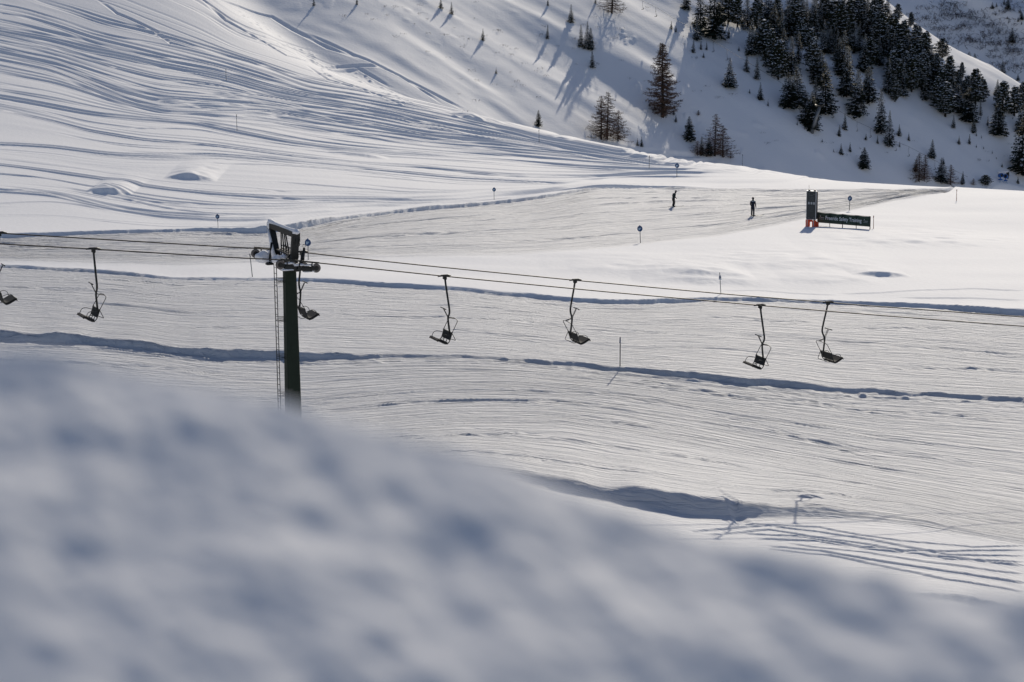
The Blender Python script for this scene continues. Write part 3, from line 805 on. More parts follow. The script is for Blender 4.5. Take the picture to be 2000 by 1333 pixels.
# snow plastered on the uphill side of the far leg and heaped at its foot
m = MB(); dl = (topF - botF)
m.tube([botF + Vector((-.17, 0, .05)), botF + dl * .3 + Vector((-.19, 0, 0)), botF + dl * .6 + Vector((-.17, .02, 0)), topF + Vector((-.15, .05, -.15))], [.13, .10, .08, .06], 10)
m.build('snow_cap', M_CAPSNOW, TW, True)
pF = tl(on_plane(514, 505, 1.25)); lump([(pF, (.40, .40, .34)), (pF + Vector((.45, 0, .05)), (.42, .35, .30)), (pF + Vector((.2, 0, -.12)), (.5, .4, .22))], seed=4)
cF = aF.lerp(bF, .35); lump([(cF + uF * .12, (.42, .13, .10)), (cF + uF * .10 + dF * .55, (.35, .12, .09))], seed=5)
pM = tl(on_plane(553, 503, -.6)); lump([(pM, (.20, .2, .14)), (pM + Vector((-.35, -.1, -.12)), (.24, .22, .26))], seed=6)
cN = aN.lerp(bN, .25); lump([(cN + uN * .10, (.28, .12, .07)), (aN.lerp(bN, .5) + uN * .06, (.34, .13, .09)), (aN.lerp(bN, .78) + uN * .10, (.26, .12, .07))], seed=7)
lump([(aN.lerp(bN, .22) - uN * .20 + Vector((0, -.05, 0)), (.34, .14, .07))], seed=8)
lump([(aN.lerp(bN, .80) - uN * .20, (.3, .12, .06))], seed=10)
lump([(Vector((-.30, -.55, zm - gzt + .16)), (.30, .34, .20)), (Vector((-.48, -.45, zm - gzt + .45)), (.16, .22, .22))], seed=9)

# ---------------------------------------------------------------- piste markers and poles
def drop_outline(r):
    out = []
    for k in range(25):
        an = math.pi / 2 + 2 * math.pi * k / 24
        out.append((r * math.cos(an) * .86, r * math.sin(an)))
    out = out[:-1]; out[0] = (0, r * 1.32); out[1] = (-.18 * r, r * 1.05); out[-1] = (.18 * r, r * 1.05)
    return out
def make_marker():
    t = empty('piste_marker', (0, 0, 0))
    MB().tube([(0, 0, -.2), (0, 0, 1.0)], .022, 8).build('pole', M_POLE, t, True)
    d = MB().prism(drop_outline(.20), (0, -.03, 1.0), (1, 0, 0), (0, 0, 1), (0, 1, 0), .03).build('sign_disc', M_BLUE, t)
    a = MB().prism([(-.09, -.06), (-.05, -.10), (.0, -.05), (.09, .05), (.06, .09), (-.01, .02), (-.01, .08), (-.09, .07)], (0, -.052, .99), (1, 0, 0), (0, 0, 1), (0, 1, 0), .012)
    a.build('arrow_mark', M_LBLUE, d)
    return t
mk0 = make_marker()
MARK = [(426, 445, 27, 2, 'blue round piste marker standing left of the pylon, at the edge of the upper piste'),
        (602, 508, 42, 0, 'blue round piste marker seen just above the sheaves, right of the pylon frame'),
        (965, 390, 24, 0, 'blue round piste marker on the snow edge in the middle, below the smooth powder'),
        (1251, 475, 35, 3, 'blue round piste marker standing alone below the two skiers'),
        (1322, 346, 28, 0, 'blue round piste marker above the left skier, near the crest'),
        (1659, 411, 29, -1, 'blue round piste marker standing behind the green banner')]
for n, (u, v, h, lean, lab) in enumerate(MARK):
    p = spot(u, v); c = mk0 if n == 0 else dup(mk0)
    zc_ = p.y * CP - p.z * SP; s = h / F_PX * zc_ / .98 / 1.26
    c.location = p; c.scale = (s * 1.05, s, s); c.rotation_euler = (0, R(-lean), R((4, -10, 8, -5, 12, -8)[n]))
    tag(c, lab, 'piste marker', 'blue piste markers')
def make_pole():
    t = empty('piste_pole', (0, 0, 0))
    MB().tube([(0, 0, -.2), (0, 0, 1)], [.016, .012], 7).build('shaft', M_POLE, t, True)
    MB().tube([(0, 0, .86), (0, 0, 1.0)], .02, 7).build('top_sleeve', M_DPOLE, t, True)
    return t
pl0 = make_pole()
POLES = [(442, 157, 22, 1, None, 'thin dark pole on the tracked slope, farthest up on the left'),
         (463, 255, 31, 1, None, 'thin dark pole on the tracked slope above the snow humps'),
         (1053, 277, 24, 1, None, 'thin pole on the crest below a lone small spruce'),
         (1268, 328, 24, 0, None, 'thin dark pole left of the upper blue marker by the crest'),
         (1450, 324, 22, 0, None, 'thin grey pole on the crest right of the bare larches'),
         (493, 541, 45, 5, M_GREY, 'grey pole leaning left, standing left of the pylon ladder'),
         (1706, 447, 25, 1, M_RPOLE, 'thin pale pole just right of the green banner'),
         (1868, 393, 22, 0, M_RPOLE, 'thin reddish pole alone on the white knoll at the right')]
for n, (u, v, h, lean, m_, lab) in enumerate(POLES):
    p = spot(u, v); c = pl0 if n == 0 else dup(pl0)
    s = h / F_PX * (p.y * CP - p.z * SP) / .98
    c.location = p; c.scale = (2.2, 2.2, s); c.rotation_euler = (0, R(-lean), 0)
    if m_:
        for ch in c.children:
            ch.data = ch.data.copy(); ch.data.materials[0] = m_
    tag(c, lab, 'pole', 'thin poles marking the slope')
def flag_pole(u, v, h, lean, label, dark):
    p = spot(u, v); H = h / F_PX * (p.y * CP - p.z * SP) / .98
    t = empty('boundary_pole', p); t.rotation_euler = (0, R(-lean), 0)
    tag(t, label, 'pole')
    MB().tube([(0, 0, -.3), (0, 0, H)], .030 if dark else .026, 8).build('shaft', M_DPOLE if dark else M_POLE, t, True)
    if dark: MB().tube([(-.012, -.01, H * .80), (-.012, -.01, H * .985)], [.045, .03], 8).build('sleeve', M_BLUE, t, True)
    else:
        MB().prism([(-.09, 0), (.09, 0), (.085, .12), (0, .32), (-.085, .12)], (0, -.035, H * .72), (1, 0, 0), (0, 0, 1), (0, 1, 0), .03).build('sign_plate', M_BLUE, t)
        MB().box((0, -.055, H * .72 + .09), (.05, .012, .12)).build('sign_mark', M_LGREY, t)
        MB().box((0, -.05, H * .72 - .05), (.2, .05, .06)).build('bracket', M_LBLUE, t)
    return t
flag_pole(1408, 575, 42, 4, 'slim pole with a small dark blue pointed sign, leaning, above the right chairs', False)
flag_pole(1211, 716, 57, 0, 'tall navy pole standing on the edge of the lower piste beside the middle chair', True)

# ---------------------------------------------------------------- info board and banner
p = spot(1584, 443); sc_ = (p.y * CP - p.z * SP) / F_PX      # metres per photo pixel here
B = empty('info_board', p, R(-24)); tag(B, 'tall dark information board on two red padded posts beside the banner', 'information board')
Hb = 53 * sc_ / .98; Wb = 16.5 * sc_ / math.cos(R(24)); zb = 15 * sc_
m = MB().box((0, 0, zb + Hb / 2), (Wb, .16, Hb)); m.build('panel', M_PANEL, B)
m = MB()
m.box((Wb / 2 + .04, -.03, zb + Hb / 2), (.08, .30, Hb * 1.01)); m.box((-Wb / 2 - .025, 0, zb + Hb / 2), (.05, .22, Hb * 1.01))
m.box((0, 0, zb + Hb + .03), (Wb + .16, .24, .06)); m.box((0, 0, zb - .03), (Wb, .2, .06))
m.build('frame', M_ALU, B)
m = MB().box((Wb / 2 + .10, .05, zb + Hb / 2), (.05, .26, Hb * .98)); m.build('side_cover', M_STEEL, B)
m = MB(); m.tube([(-Wb * .32, 0, zb + Hb), (-Wb * .32, 0, zb + Hb + .62)], .012, 6); m.build('antenna', M_STEEL, B)
for xx in (-.28, .34): MB().cyl((Wb * xx, 0, zb + Hb + .11), (0, 0, 1), .11, .12, 12).build('post_cap', M_STEEL, B)
for k, xx in enumerate((-.27, .02, .30)):
    MB().box((xx * Wb, -.088, zb + Hb * .575), (Wb * .19, .012, Hb * .085)).build('pictogram', M_LGREY, B)
m = MB()
m.box((-.05 * Wb, -.088, zb + Hb * .865), (Wb * .52, .012, .03)); m.box((.28 * Wb, -.088, zb + Hb * .905), (Wb * .16, .012, .05)); m.box((-.28 * Wb, -.088, zb + Hb * .91), (Wb * .10, .012, .06))
for k in range(6): m.box((-.03 * Wb + .02 * (k % 3), -.088, zb + Hb * (.80 - .03 * k)), (Wb * (.62 - .05 * (k % 2)), .010, .014))
for k in range(5): m.box((-.03 * Wb, -.088, zb + Hb * (.45 - .04 * k)), (Wb * (.60 + .03 * (k % 3)), .010, .012))
m.box((-.28 * Wb, -.088, zb + Hb * .05), (Wb * .24, .012, .04)); m.box((.3 * Wb, -.088, zb + Hb * .05), (Wb * .12, .012, .05))
m.build('printed_panel_text', mat('dim_grey_print', (.13, .14, .145), .6, 0, .1), B)
for k, (xx, hz) in enumerate(((-.36, 1.0), (.36, .92))):
    m = MB(); w_ = .36; hh = zb * hz
    m.box((xx * Wb, -.02, hh / 2 - .06), (w_, .34, hh)); m.box((xx * Wb + .26, .08, hh * (.80 if k == 0 else .36)), (.28, .2, hh * (.35 if k == 0 else .7)))
    po = m.build('padded_post', M_RED, B)
    MB().box((xx * Wb - .02, -.195, hh * .5), (.07, .015, hh * .86)).build('pale_strip', M_ALU, po)
    MB().cyl((xx * Wb, 0, zb * .98), (0, 0, 1), .09, .28, 10).build('bracket', M_STEEL, po)

p0 = spot(1597, 441.5); LB = 94 * sc_ / math.cos(R(33))
BN = empty('banner', p0, R(-33)); tag(BN, 'long dark green banner lettered Freeride Safety Training, stretched on a low fence', 'banner')
gq = p0 + Vector((math.cos(R(-33)), math.sin(R(-33)), 0)) * LB
dz_end = ground_z(gq.x, gq.y) - p0.z
Hn = 19.8 * sc_ / .985; zb0 = .34
nx_, nz_ = 90, 14; vs = []; fs = []
def bz(f): return zb0 + (dz_end - .08) * f
for i in range(nx_ + 1):
    f = i / nx_
    for j in range(nz_ + 1):
        g = j / nz_
        sag = .022 * math.sin(f * 44) * (g - .5) ** 2 * 4 + .03 * float(vnoise(np.array(f * 26), np.array(g * 3), 5)) + .02 * float(vnoise(np.array(f * 60 + g * 14), np.array(g * 2), 6))
        dip = -.035 * abs(math.sin(f * math.pi * 4)) * (g > .5) * (g - .5) * 2
        vs.append((f * LB, sag, bz(f) + Hn * g + dip))
n1 = nz_ + 1
for i in range(nx_):
    for j in range(nz_): fs.append((i * n1 + j, (i + 1) * n1 + j, (i + 1) * n1 + j + 1, i * n1 + j + 1))
nb = len(vs); vs2 = [(x, y + .03, z) for x, y, z in vs]; fs2 = [tuple(nb + k for k in reversed(f)) for f in fs]
edge = [i * n1 for i in range(nx_ + 1)] + [nx_ * n1 + j for j in range(1, n1)] + [i * n1 + nz_ for i in range(nx_ - 1, -1, -1)] + [j for j in range(nz_ - 1, 0, -1)]
fs3 = [(edge[k], nb + edge[k], nb + edge[(k + 1) % len(edge)], edge[(k + 1) % len(edge)]) for k in range(len(edge))]
cl = MB().add(vs + vs2, fs + fs2 + fs3).build('cloth', M_BANNER, BN, True)
for f, hh in ((.0, 1.04), (.235, 1.02), (.48, 1.05), (.74, 1.02), (1.0, 1.03)):
    MB().tube([(f * LB, -.045, -.35 + dz_end * f), (f * LB, -.045, bz(f) + Hn * hh)], .035 if f in (.235, .74) else .045, 8).build('post', M_STEEL, BN, True)
m = MB()
for g in (0.0, 1.0): m.tube([(LB * k / 20, .05, bz(k / 20) + Hn * g) for k in range(21)], .012, 5)
m.tube([(0, -.03, bz(0) - .30), (LB, -.03, bz(1) - .40)], .010, 5)
m.build('tension_cord', M_STEEL, BN)
def text_mesh(body, size):
    cu = bpy.data.curves.new('lettering', 'FONT'); cu.body = body; cu.size = size; cu.extrude = .006; cu.offset = size * .012
    to = bpy.data.objects.new('lettering', cu); COL.objects.link(to)
    bpy.context.view_layer.update()
    me = bpy.data.meshes.new_from_object(to.evaluated_get(bpy.context.evaluated_depsgraph_get()))
    bpy.data.objects.remove(to); return me
me = text_mesh('Freeride Safety Training', .50)
co = np.empty(len(me.vertices) * 3); me.vertices.foreach_get('co', co); co = co.reshape(-1, 3)
x0_, x1_ = co[:, 0].min(), co[:, 0].max(); W_ = LB * .685
out = np.empty_like(co)
fx_ = .155 + (co[:, 0] - x0_) / (x1_ - x0_) * .685
out[:, 0] = fx_ * LB
out[:, 1] = -.075 - co[:, 2]
out[:, 2] = np.array([bz(f) for f in fx_]) + Hn * .36 + co[:, 1] * 1.05
me.vertices.foreach_set('co', out.ravel().astype(np.float32)); me.materials.clear(); me.materials.append(M_WHITE); me.update()
o = bpy.data.objects.new('lettering', me); COL.objects.link(o); o.parent = cl
for f0 in (.035, .87):
    m = MB(); c = f0 * LB
    m.box((c + .32, -.08, bz(f0) + Hn * .52), (.38, .01, .05)); m.box((c + .26, -.08, bz(f0) + Hn * .38), (.46, .01, .03))
    m.prism([(-.05, 0), (0, .08), (.05, 0), (0, -.08)], (c + .12, -.08, bz(f0) + Hn * .66), (1, 0, 0), (0, 0, 1), (0, 1, 0), .01)
    m.prism([(-.05, -.02), (0, .03), (.05, -.02)], (c + .03, -.08, bz(f0) + Hn * .54), (1, 0, 0), (0, 0, 1), (0, 1, 0), .01)
    m.build('emblem', M_LGREY, cl)

# ---------------------------------------------------------------- snow cannons behind the knoll
def cannon(u, v, yaw, lab, hpx):
    p = spot(u, v); s = hpx / F_PX * p.y / 1.9
    t = empty('snow_cannon', p, yaw); t.scale = (s, s, s); tag(t, lab, 'snow cannon', 'blue snow cannons')
    m = MB(); n = 24; pr = [(.30, -.55), (.44, -.5), (.47, -.1), (.43, .2), (.47, .5), (.40, .56), (.36, .5), (.36, -.4)]
    vs = []; fs = []
    tilt = R(12)
    for k in range(n):
        an = 2 * math.pi * k / n
        for r_, yy in pr:
            q = Vector((r_ * math.cos(an), -yy, r_ * math.sin(an))); q.rotate(Matrix.Rotation(-tilt, 3, 'X')); vs.append((q.x, q.y, q.z + 1.4))
    L = len(pr)
    for k in range(n):
        for j in range(L - 1): fs.append((k * L + j, k * L + j + 1, ((k + 1) % n) * L + j + 1, ((k + 1) % n) * L + j))
    m.add(vs, fs).build('fan_drum', M_CANNON, t, True)
    MB().cyl((0, -.1, 1.4), (0, 1, .2), .30, .5, 18).build('fan_motor', M_STEEL, t)
    m = MB(); m.tube([(0, 0, .95), (0, 0, .45)], .12, 10); m.box((0, 0, .5), (.7, .7, .2)); m.build('pedestal', M_CANNON, t)
    for sx, sy in ((-1, -1), (1, -1), (0, 1)): MB().tube([(0, 0, .5), (sx * .55, sy * .6, -.1)], .06, 8).build('leg', M_LBLUE, t)
cannon(1954, 357, R(20), 'blue snow cannon, the left of two behind the white knoll', 17)
cannon(1964, 357, R(-25), 'blue snow cannon, the right of two behind the white knoll', 17)
p = spot(1962, 352); s = p.y / F_PX
t = empty('padded_frame', p + Vector((0, 1.5, 0)), 0); tag(t, 'snow topped crossbar on two dark padded posts above the blue snow cannons', 'frame')
MB().box((-.5 * s, 0, 15 * s), (19 * s, .5, 2.0 * s), Matrix.Rotation(R(-3), 3, 'Y')).build('crossbar', M_CAPSNOW, t)
for xx, r_, z0, z1 in ((-12, 2.1, 0, 13), (9.5, 2.6, 5, 15)):
    MB().tube([(xx * s, 0, z0 * s - .4), (xx * s, 0, (z0 + .2 * (z1 - z0)) * s), (xx * s, 0, (z0 + .8 * (z1 - z0)) * s), (xx * s, 0, z1 * s)], [r_ * .5 * s, r_ * s, r_ * s, r_ * .4 * s], 12).build('padded_post', M_STEEL, t, True)
MB().tube([(-9 * s, .2, -1), (-9 * s, .2, 15 * s)], .05, 6).build('post', M_GREY, t)
MB().tube([(7 * s, .2, -1), (7 * s, .2, 15 * s)], .05, 6).build('post', M_GREY, t)

# ---------------------------------------------------------------- skiers
M_SKIN = mat('skin', (.42, .25, .18), .6)
M_JGREEN = mat('green_black_jacket', (.010, .020, .018), .7, 0, .3, 4)
M_BLACK = mat('black_fabric', (.008, .008, .010), .75, 0, .3, 6)
M_NAVY = mat('navy_suit', (.008, .011, .026), .7, 0, .3, 4)
M_HELM = mat('grey_helmet', (.12, .12, .13), .4)
M_SKI = mat('pale_ski', (.34, .36, .30), .5, 0, .3, 3)
def skin_body(name, joints, bones, mats, matfn, parent=None):
    me = bpy.data.meshes.new(name); names = list(joints)
    me.from_pydata([joints[n][0] for n in names], [(names.index(a), names.index(b)) for a, b in bones], [])
    o = bpy.data.objects.new(name, me); COL.objects.link(o)
    sk = o.modifiers.new('skin', 'SKIN'); sk.use_smooth_shade = True
    for k, n in enumerate(names):
        r_ = joints[n][1]; me.skin_vertices[0].data[k].radius = r_ if isinstance(r_, tuple) else (r_, r_)
        me.skin_vertices[0].data[k].use_root = (n == 'pelvis')
    ss = o.modifiers.new('sub', 'SUBSURF'); ss.levels = 2; ss.render_levels = 2
    bpy.context.view_layer.update()
    nm = bpy.data.meshes.new_from_object(o.evaluated_get(bpy.context.evaluated_depsgraph_get()))
    bpy.data.objects.remove(o)
    nm.materials.clear()
    for m_ in mats: nm.materials.append(m_)
    for pl in nm.polygons: pl.material_index = matfn(pl.center); pl.use_smooth = True
    b = bpy.data.objects.new(name, nm); COL.objects.link(b)
    if parent: b.parent = parent
    return b
def person(u, v, hpx, yaw, lab, pose, mats, matfn, cap):
    p = spot(u, v); s = hpx / F_PX * p.y / .985 / 1.80
    J = dict(pose)
    B_ = [('pelvis', 'waist'), ('waist', 'chest'), ('chest', 'neck'), ('neck', 'chin'), ('chin', 'head'), ('head', 'crown')]
    for s_ in 'LR':
        B_ += [('pelvis', 'hip' + s_), ('hip' + s_, 'knee' + s_), ('knee' + s_, 'ankle' + s_), ('ankle' + s_, 'toe' + s_), ('chest', 'shoulder' + s_), ('shoulder' + s_, 'elbow' + s_), ('elbow' + s_, 'wrist' + s_), ('wrist' + s_, 'palm' + s_)]
        w_ = Vector(J['wrist' + s_][0]); q = Vector(J['palm' + s_][0]); d = (q - w_).normalized(); sd = Vector((1, 0, 0)) if abs(d.x) < .7 else Vector((0, 1, 0)); sd = (sd - d * sd.dot(d)).normalized(); fw = d.cross(sd)
        for k, (off, ln) in enumerate(((-.030, .065), (-.010, .078), (.010, .072), (.030, .055))):
            a = q + sd * off + d * ln * .5; b = q + sd * off + d * ln * .8 + fw * .03
            J['f%d%s' % (k, s_)] = (a, .011); J['g%d%s' % (k, s_)] = (b, .009)
            B_ += [('palm' + s_, 'f%d%s' % (k, s_)), ('f%d%s' % (k, s_), 'g%d%s' % (k, s_))]
        J['th' + s_] = (w_.lerp(q, .4) + sd * .05 + fw * .02, .012); B_ += [('wrist' + s_, 'th' + s_)]
    b = skin_body('person', J, B_, mats, matfn)
    b.location = p; b.rotation_euler = (0, 0, yaw); b.scale = (s, s, s)
    tag(b, lab, 'person')
    hd = Vector(J['head'][0])
    if cap:
        m = bmesh.new(); bmesh.ops.create_icosphere(m, subdivisions=3, radius=1)
        for v_ in m.verts:
            q = v_.co; v_.co = Vector((q.x * .118, q.y * .138, max(q.z, -.25) * .125)) + hd + Vector((0, -.01, .035))
        me = bpy.data.meshes.new('helmet'); m.to_mesh(me); m.free(); me.materials.append(cap)
        me.polygons.foreach_set('use_smooth', [True] * len(me.polygons))
        ho = bpy.data.objects.new('helmet', me); COL.objects.link(ho); ho.parent = b
    # face turned along +y: nose and goggles
    MB().box(hd + Vector((0, .105, .02)), (.15, .05, .065)).build('goggles', M_BLACK, b)
    return b, p, s
def pose(lean=0.0, head_f=0.0, armL=None, armR=None, knee=.08, split=.10):
    f = lean
    P = {'pelvis': ((0, -.02, .93), (.155, .13)), 'waist': ((0, .03 * f, 1.08), (.150, .125)), 'chest': ((0, .12 * f, 1.32), (.185, .14)), 'neck': ((0, .20 * f, 1.47), (.075, .07)),
         'chin': ((0, .26 * f + head_f * .5, 1.555), (.075, .085)), 'head': ((0, .28 * f + head_f, 1.655), (.092, .110)), 'crown': ((0, .27 * f + head_f, 1.755), (.06, .075))}
    for s_, x in (('L', -1), ('R', 1)):
        P['hip' + s_] = ((x * .09, -.02, .86), (.115, .125)); P['knee' + s_] = ((x * split, knee, .50), (.078, .085)); P['ankle' + s_] = ((x * split * 1.05, -.02, .13), (.075, .085)); P['toe' + s_] = ((x * split * 1.1, .17, .06), (.055, .05))
        P['shoulder' + s_] = ((x * .20, .11 * f, 1.40), (.085, .085))
        e, wv, pv = (armL if s_ == 'L' else armR)
        P['elbow' + s_] = (e, .060); P['wrist' + s_] = (wv, .045); P['palm' + s_] = (pv, (.038, .030))
    return P
pA = pose(1.0, .03, ((-.27, .05, 1.14), (-.20, .22, .98), (-.17, .27, .93)), ((.27, .03, 1.14), (.21, .22, .98), (.18, .28, .92)), .10, .11)
pB = pose(.1, 0, ((-.24, -.02, 1.13), (-.16, .08, .94), (-.13, .10, .88)), ((.255, -.02, 1.13), (.285, .04, .90), (.29, .06, .83)), .04, .095)
def mA(c): return 2 if (c.z > 1.56) else (0 if c.z > .97 and c.y < .02 + .2 else 1)
def mB(c): return 2 if c.z > 1.60 else (3 if (1.40 < c.z < 1.475 and abs(c.x) < .26) else 0)
bA, qA, sA = person(1315, 404, 32.5, R(-62), 'skier in a dark green jacket, stooping with head bowed, left of the other one', pA, [M_JGREEN, M_BLACK, M_BLACK], mA, M_HELM)
bB, qB, sB = person(1470, 422, 36.5, R(-18), 'upright skier in a navy suit with a grey yoke, nearest the information board', pB, [M_NAVY, M_BLACK, M_BLACK, M_LGREY], mB, M_BLACK)
def ski(q, s, yaw, side, lab):
    d = Vector((math.cos(yaw), math.sin(yaw), 0)); n = Vector((-d.y, d.x, 0))
    m = MB(); L = [(-.75, .0, .036), (-.4, .0, .034), (0, .0, .032), (.5, .0, .036), (.78, .01, .046), (.90, .05, .04), (.96, .10, .015)]
    vs = []; fs = []
    for x, z, w_ in L:
        for a, b in ((-w_, 0), (w_, 0), (w_, .014), (-w_, .014)): vs.append(d * x + n * a + Vector((0, 0, z + b)))
    for i in range(len(L) - 1):
        for k in range(4): fs.append((i * 4 + k, i * 4 + (k + 1) % 4, (i + 1) * 4 + (k + 1) % 4, (i + 1) * 4 + k))
    fs += [(3, 2, 1, 0), tuple(len(vs) - 4 + k for k in range(4))]
    m.add(vs, fs); o = m.build('ski', M_SKI); o.scale = (s * 1.05,) * 3
    c = q + n * side * .11 * s + d * .15; o.location = (c.x, c.y, ground_z(c.x, c.y) + .03)
    gd = (ground_z(c.x + d.x, c.y + d.y) - ground_z(c.x - d.x * .7, c.y - d.y * .7)) / 1.7
    mbn = MB().box(d * -.02 + Vector((0, 0, .035)), (.22, .06, .05), Matrix.Rotation(yaw, 3, 'Z')); bo = mbn.build('binding', M_BLACK, o)
    tag(o, lab, 'ski', 'skis under the two skiers')
ski(qA, sA, R(10), 1, 'ski under the stooping skier in green, the far one of the pair')
ski(qA, sA, R(10), -1, 'ski under the stooping skier in green, the near one of the pair')
ski(qB, sB, R(16), 1, 'ski under the navy suited skier, the far one of the pair')
ski(qB, sB, R(16), -1, 'ski under the navy suited skier, the near one of the pair')
# ---------------------------------------------------------------- trees
def tree_mat(name, c0, c1):
    m = bpy.data.materials.new(name); m.use_nodes = True; nt = m.node_tree; b = nt.nodes['Principled BSDF']
    b.inputs['Roughness'].default_value = .8; b.inputs['Specular IOR Level'].default_value = .15
    tc = nt.nodes.new('ShaderNodeTexCoord'); n = nt.nodes.new('ShaderNodeTexNoise'); n.inputs['Scale'].default_value = 1.7; n.inputs['Detail'].default_value = 4
    mx = nt.nodes.new('ShaderNodeMix'); mx.data_type = 'RGBA'; mx.inputs[6].default_value = (*c0, 1); mx.inputs[7].default_value = (*c1, 1)
    nt.links.new(tc.outputs['Object'], n.inputs['Vector']); nt.links.new(n.outputs[0], mx.inputs[0]); nt.links.new(mx.outputs[2], b.inputs['Base Color'])
    return m
M_NEEDLE = tree_mat('spruce_needles', (.010, .017, .012), (.030, .040, .026))
M_PINE = tree_mat('pine_needles', (.012, .018, .011), (.034, .040, .024))
M_BARK = tree_mat('bark', (.020, .015, .012), (.050, .040, .034))
M_TWIG = tree_mat('larch_twigs', (.060, .036, .027), (.130, .082, .058))
M_TSNOW = mat('snow_on_branches', (.78, .79, .82), .8, 0, .05, 3)

def blade(mb, a, b, w, up, mi, tip=.25):
    d = b - a; s = d.cross(up)
    if s.length < 1e-6: s = Vector((1, 0, 0))
    s = s.normalized() * w
    m = a.lerp(b, .55)
    mb.add([a - s * .5, m - s, b - s * tip, b + s * tip, m + s, a + s * .5], [(0, 1, 4, 5), (1, 2, 3, 4)], mi)

def spruce(seed, H=8.0, Rb=1.5, snow=.45, power=.9, ragged=.25, low=.05):
    rr = random.Random(seed); c = MB(); z = H * low
    while z < H * .985:
        f = z / H
        rad = Rb * ((1 - f) ** power) * (1 if f > .12 else .75 + 2 * f) + .10
        nb = max(6, int(13 * (1 - f * .5))); a0 = rr.uniform(0, 6.28)
        for k in range(nb):
            an = a0 + 6.283 * k / nb + rr.uniform(-.25, .25)
            L = rad * rr.uniform(1 - ragged * 1.6, 1 + ragged)
            d = Vector((math.cos(an), math.sin(an), 0)); up = Vector((0, 0, 1))
            droop = rr.uniform(.10, .34) * L * (1 - .5 * f)
            p0 = Vector((0, 0, z)); p1 = p0 + d * L * .55 + up * (-droop * .4 + .03); p2 = p0 + d * L + up * (-droop + .05 * L)
            w = max(.10, .20 * L)
            blade(c, p0, p1, w * .7, up, 0, .8); blade(c, p1, p2, w, up, 0, .12)
            side = d.cross(up)
            for q in range(max(2, int(L * 4.5))):
                t = rr.uniform(.25, 1.0); b0 = (p0.lerp(p1, t / .55) if t < .55 else p1.lerp(p2, (t - .55) / .45))
                sd = rr.choice((-1, 1)); l2 = (.22 + .28 * L * (1 - t * .6)) * rr.uniform(.7, 1.2) * .62
                b1 = b0 + (d * .75 + side * sd * .75).normalized() * l2 + up * rr.uniform(-.26, -.02) * l2 * 1.6
                blade(c, b0, b1, .07 + .03 * rr.random(), up, 0, .15)
                b1 = b0 + d * l2 * .35 + up * -l2 * rr.uniform(.5, .9); blade(c, b0, b1, .05, side, 0, .2)
            if rr.random() < snow:
                t0 = rr.uniform(.15, .5); t1 = rr.uniform(.65, .98)
                s0 = p0.lerp(p2, t0) + up * .06; s1 = p0.lerp(p2, t1) + up * (.03 - droop * .0)
                ww = w * rr.uniform(.4, 1.0)
                m_ = s0.lerp(s1, .5) + up * .07; s_ = side * ww
                c.add([s0, m_ - s_ - up * .06, s1, m_ + s_ - up * .06, m_], [(0, 4, 1), (1, 4, 2), (2, 4, 3), (3, 4, 0)], 1)
        z += H * rr.uniform(.026, .040) * (1.1 - .35 * f)
    c.add([(-.05, 0, H * .93), (.05, 0, H * .93), (0, 0, H * 1.02), (0, .05, H * .93)], [(0, 1, 2), (1, 3, 2), (3, 0, 2)], 0)
    t = MB().tube([(0, 0, -.5), (0, 0, H * .35), (0, 0, H * .93)], [.022 * H, .014 * H, .004 * H], 7)
    return t.mesh('trunk', M_BARK, True), c.mesh('crown', [M_NEEDLE, M_TSNOW])

def pine(seed, H=8.0, Rb=2.0, snow=.35, low=.10):
    rr = random.Random(seed); c = MB(); n = 95
    for k in range(n):
        f = low + (1 - low) * ((k + rr.random()) / n) ** .92
        rad = Rb * (math.sin(min(1, (1 - f) * 1.15 + .10) * math.pi / 2) ** .8) * (.8 if f < .25 else 1)
        an = k * 2.4 + rr.uniform(-.5, .5); L = rad * rr.uniform(.55, 1.12)
        d = Vector((math.cos(an), math.sin(an), 0)); up = Vector((0, 0, 1)); side = d.cross(up)
        p0 = Vector((0, 0, H * (f - .02))); p2 = p0 + d * L + up * L * rr.uniform(-.10, .26)
        blade(c, p0, p2, .05, side, 0, .8)
        for q in range(int(3 + L * 3.2)):
            t = rr.uniform(.30, 1.05); b = p0.lerp(p2, t) + side * rr.uniform(-.34, .34) * L * .8 + up * rr.uniform(-.1, .1)
            rs = rr.uniform(.17, .30)
            for j in range(7):
                dd = Vector((rr.gauss(0, 1), rr.gauss(0, 1), rr.gauss(.45, .8))).normalized()
                blade(c, b, b + dd * rs * 1.5, .075, Vector((rr.gauss(0, 1), rr.gauss(0, 1), rr.gauss(0, 1))), 0, .4)
            if rr.random() < snow:
                ww = rs * rr.uniform(.7, 1.5); tp = b + up * rs * .95
                c.add([tp + Vector((ww, 0, -.08)), tp + Vector((0, ww, -.10)), tp + Vector((-ww, 0, -.08)), tp + Vector((0, -ww, -.10)), tp + up * .05], [(0, 1, 4), (1, 2, 4), (2, 3, 4), (3, 0, 4)], 1)
    t = MB().tube([(0, 0, -.5), (.05, 0, H * .4), (0, 0, H * .93)], [.030 * H, .020 * H, .006 * H], 7)
    return t.mesh('trunk', M_BARK, True), c.mesh('crown', [M_PINE, M_TSNOW])

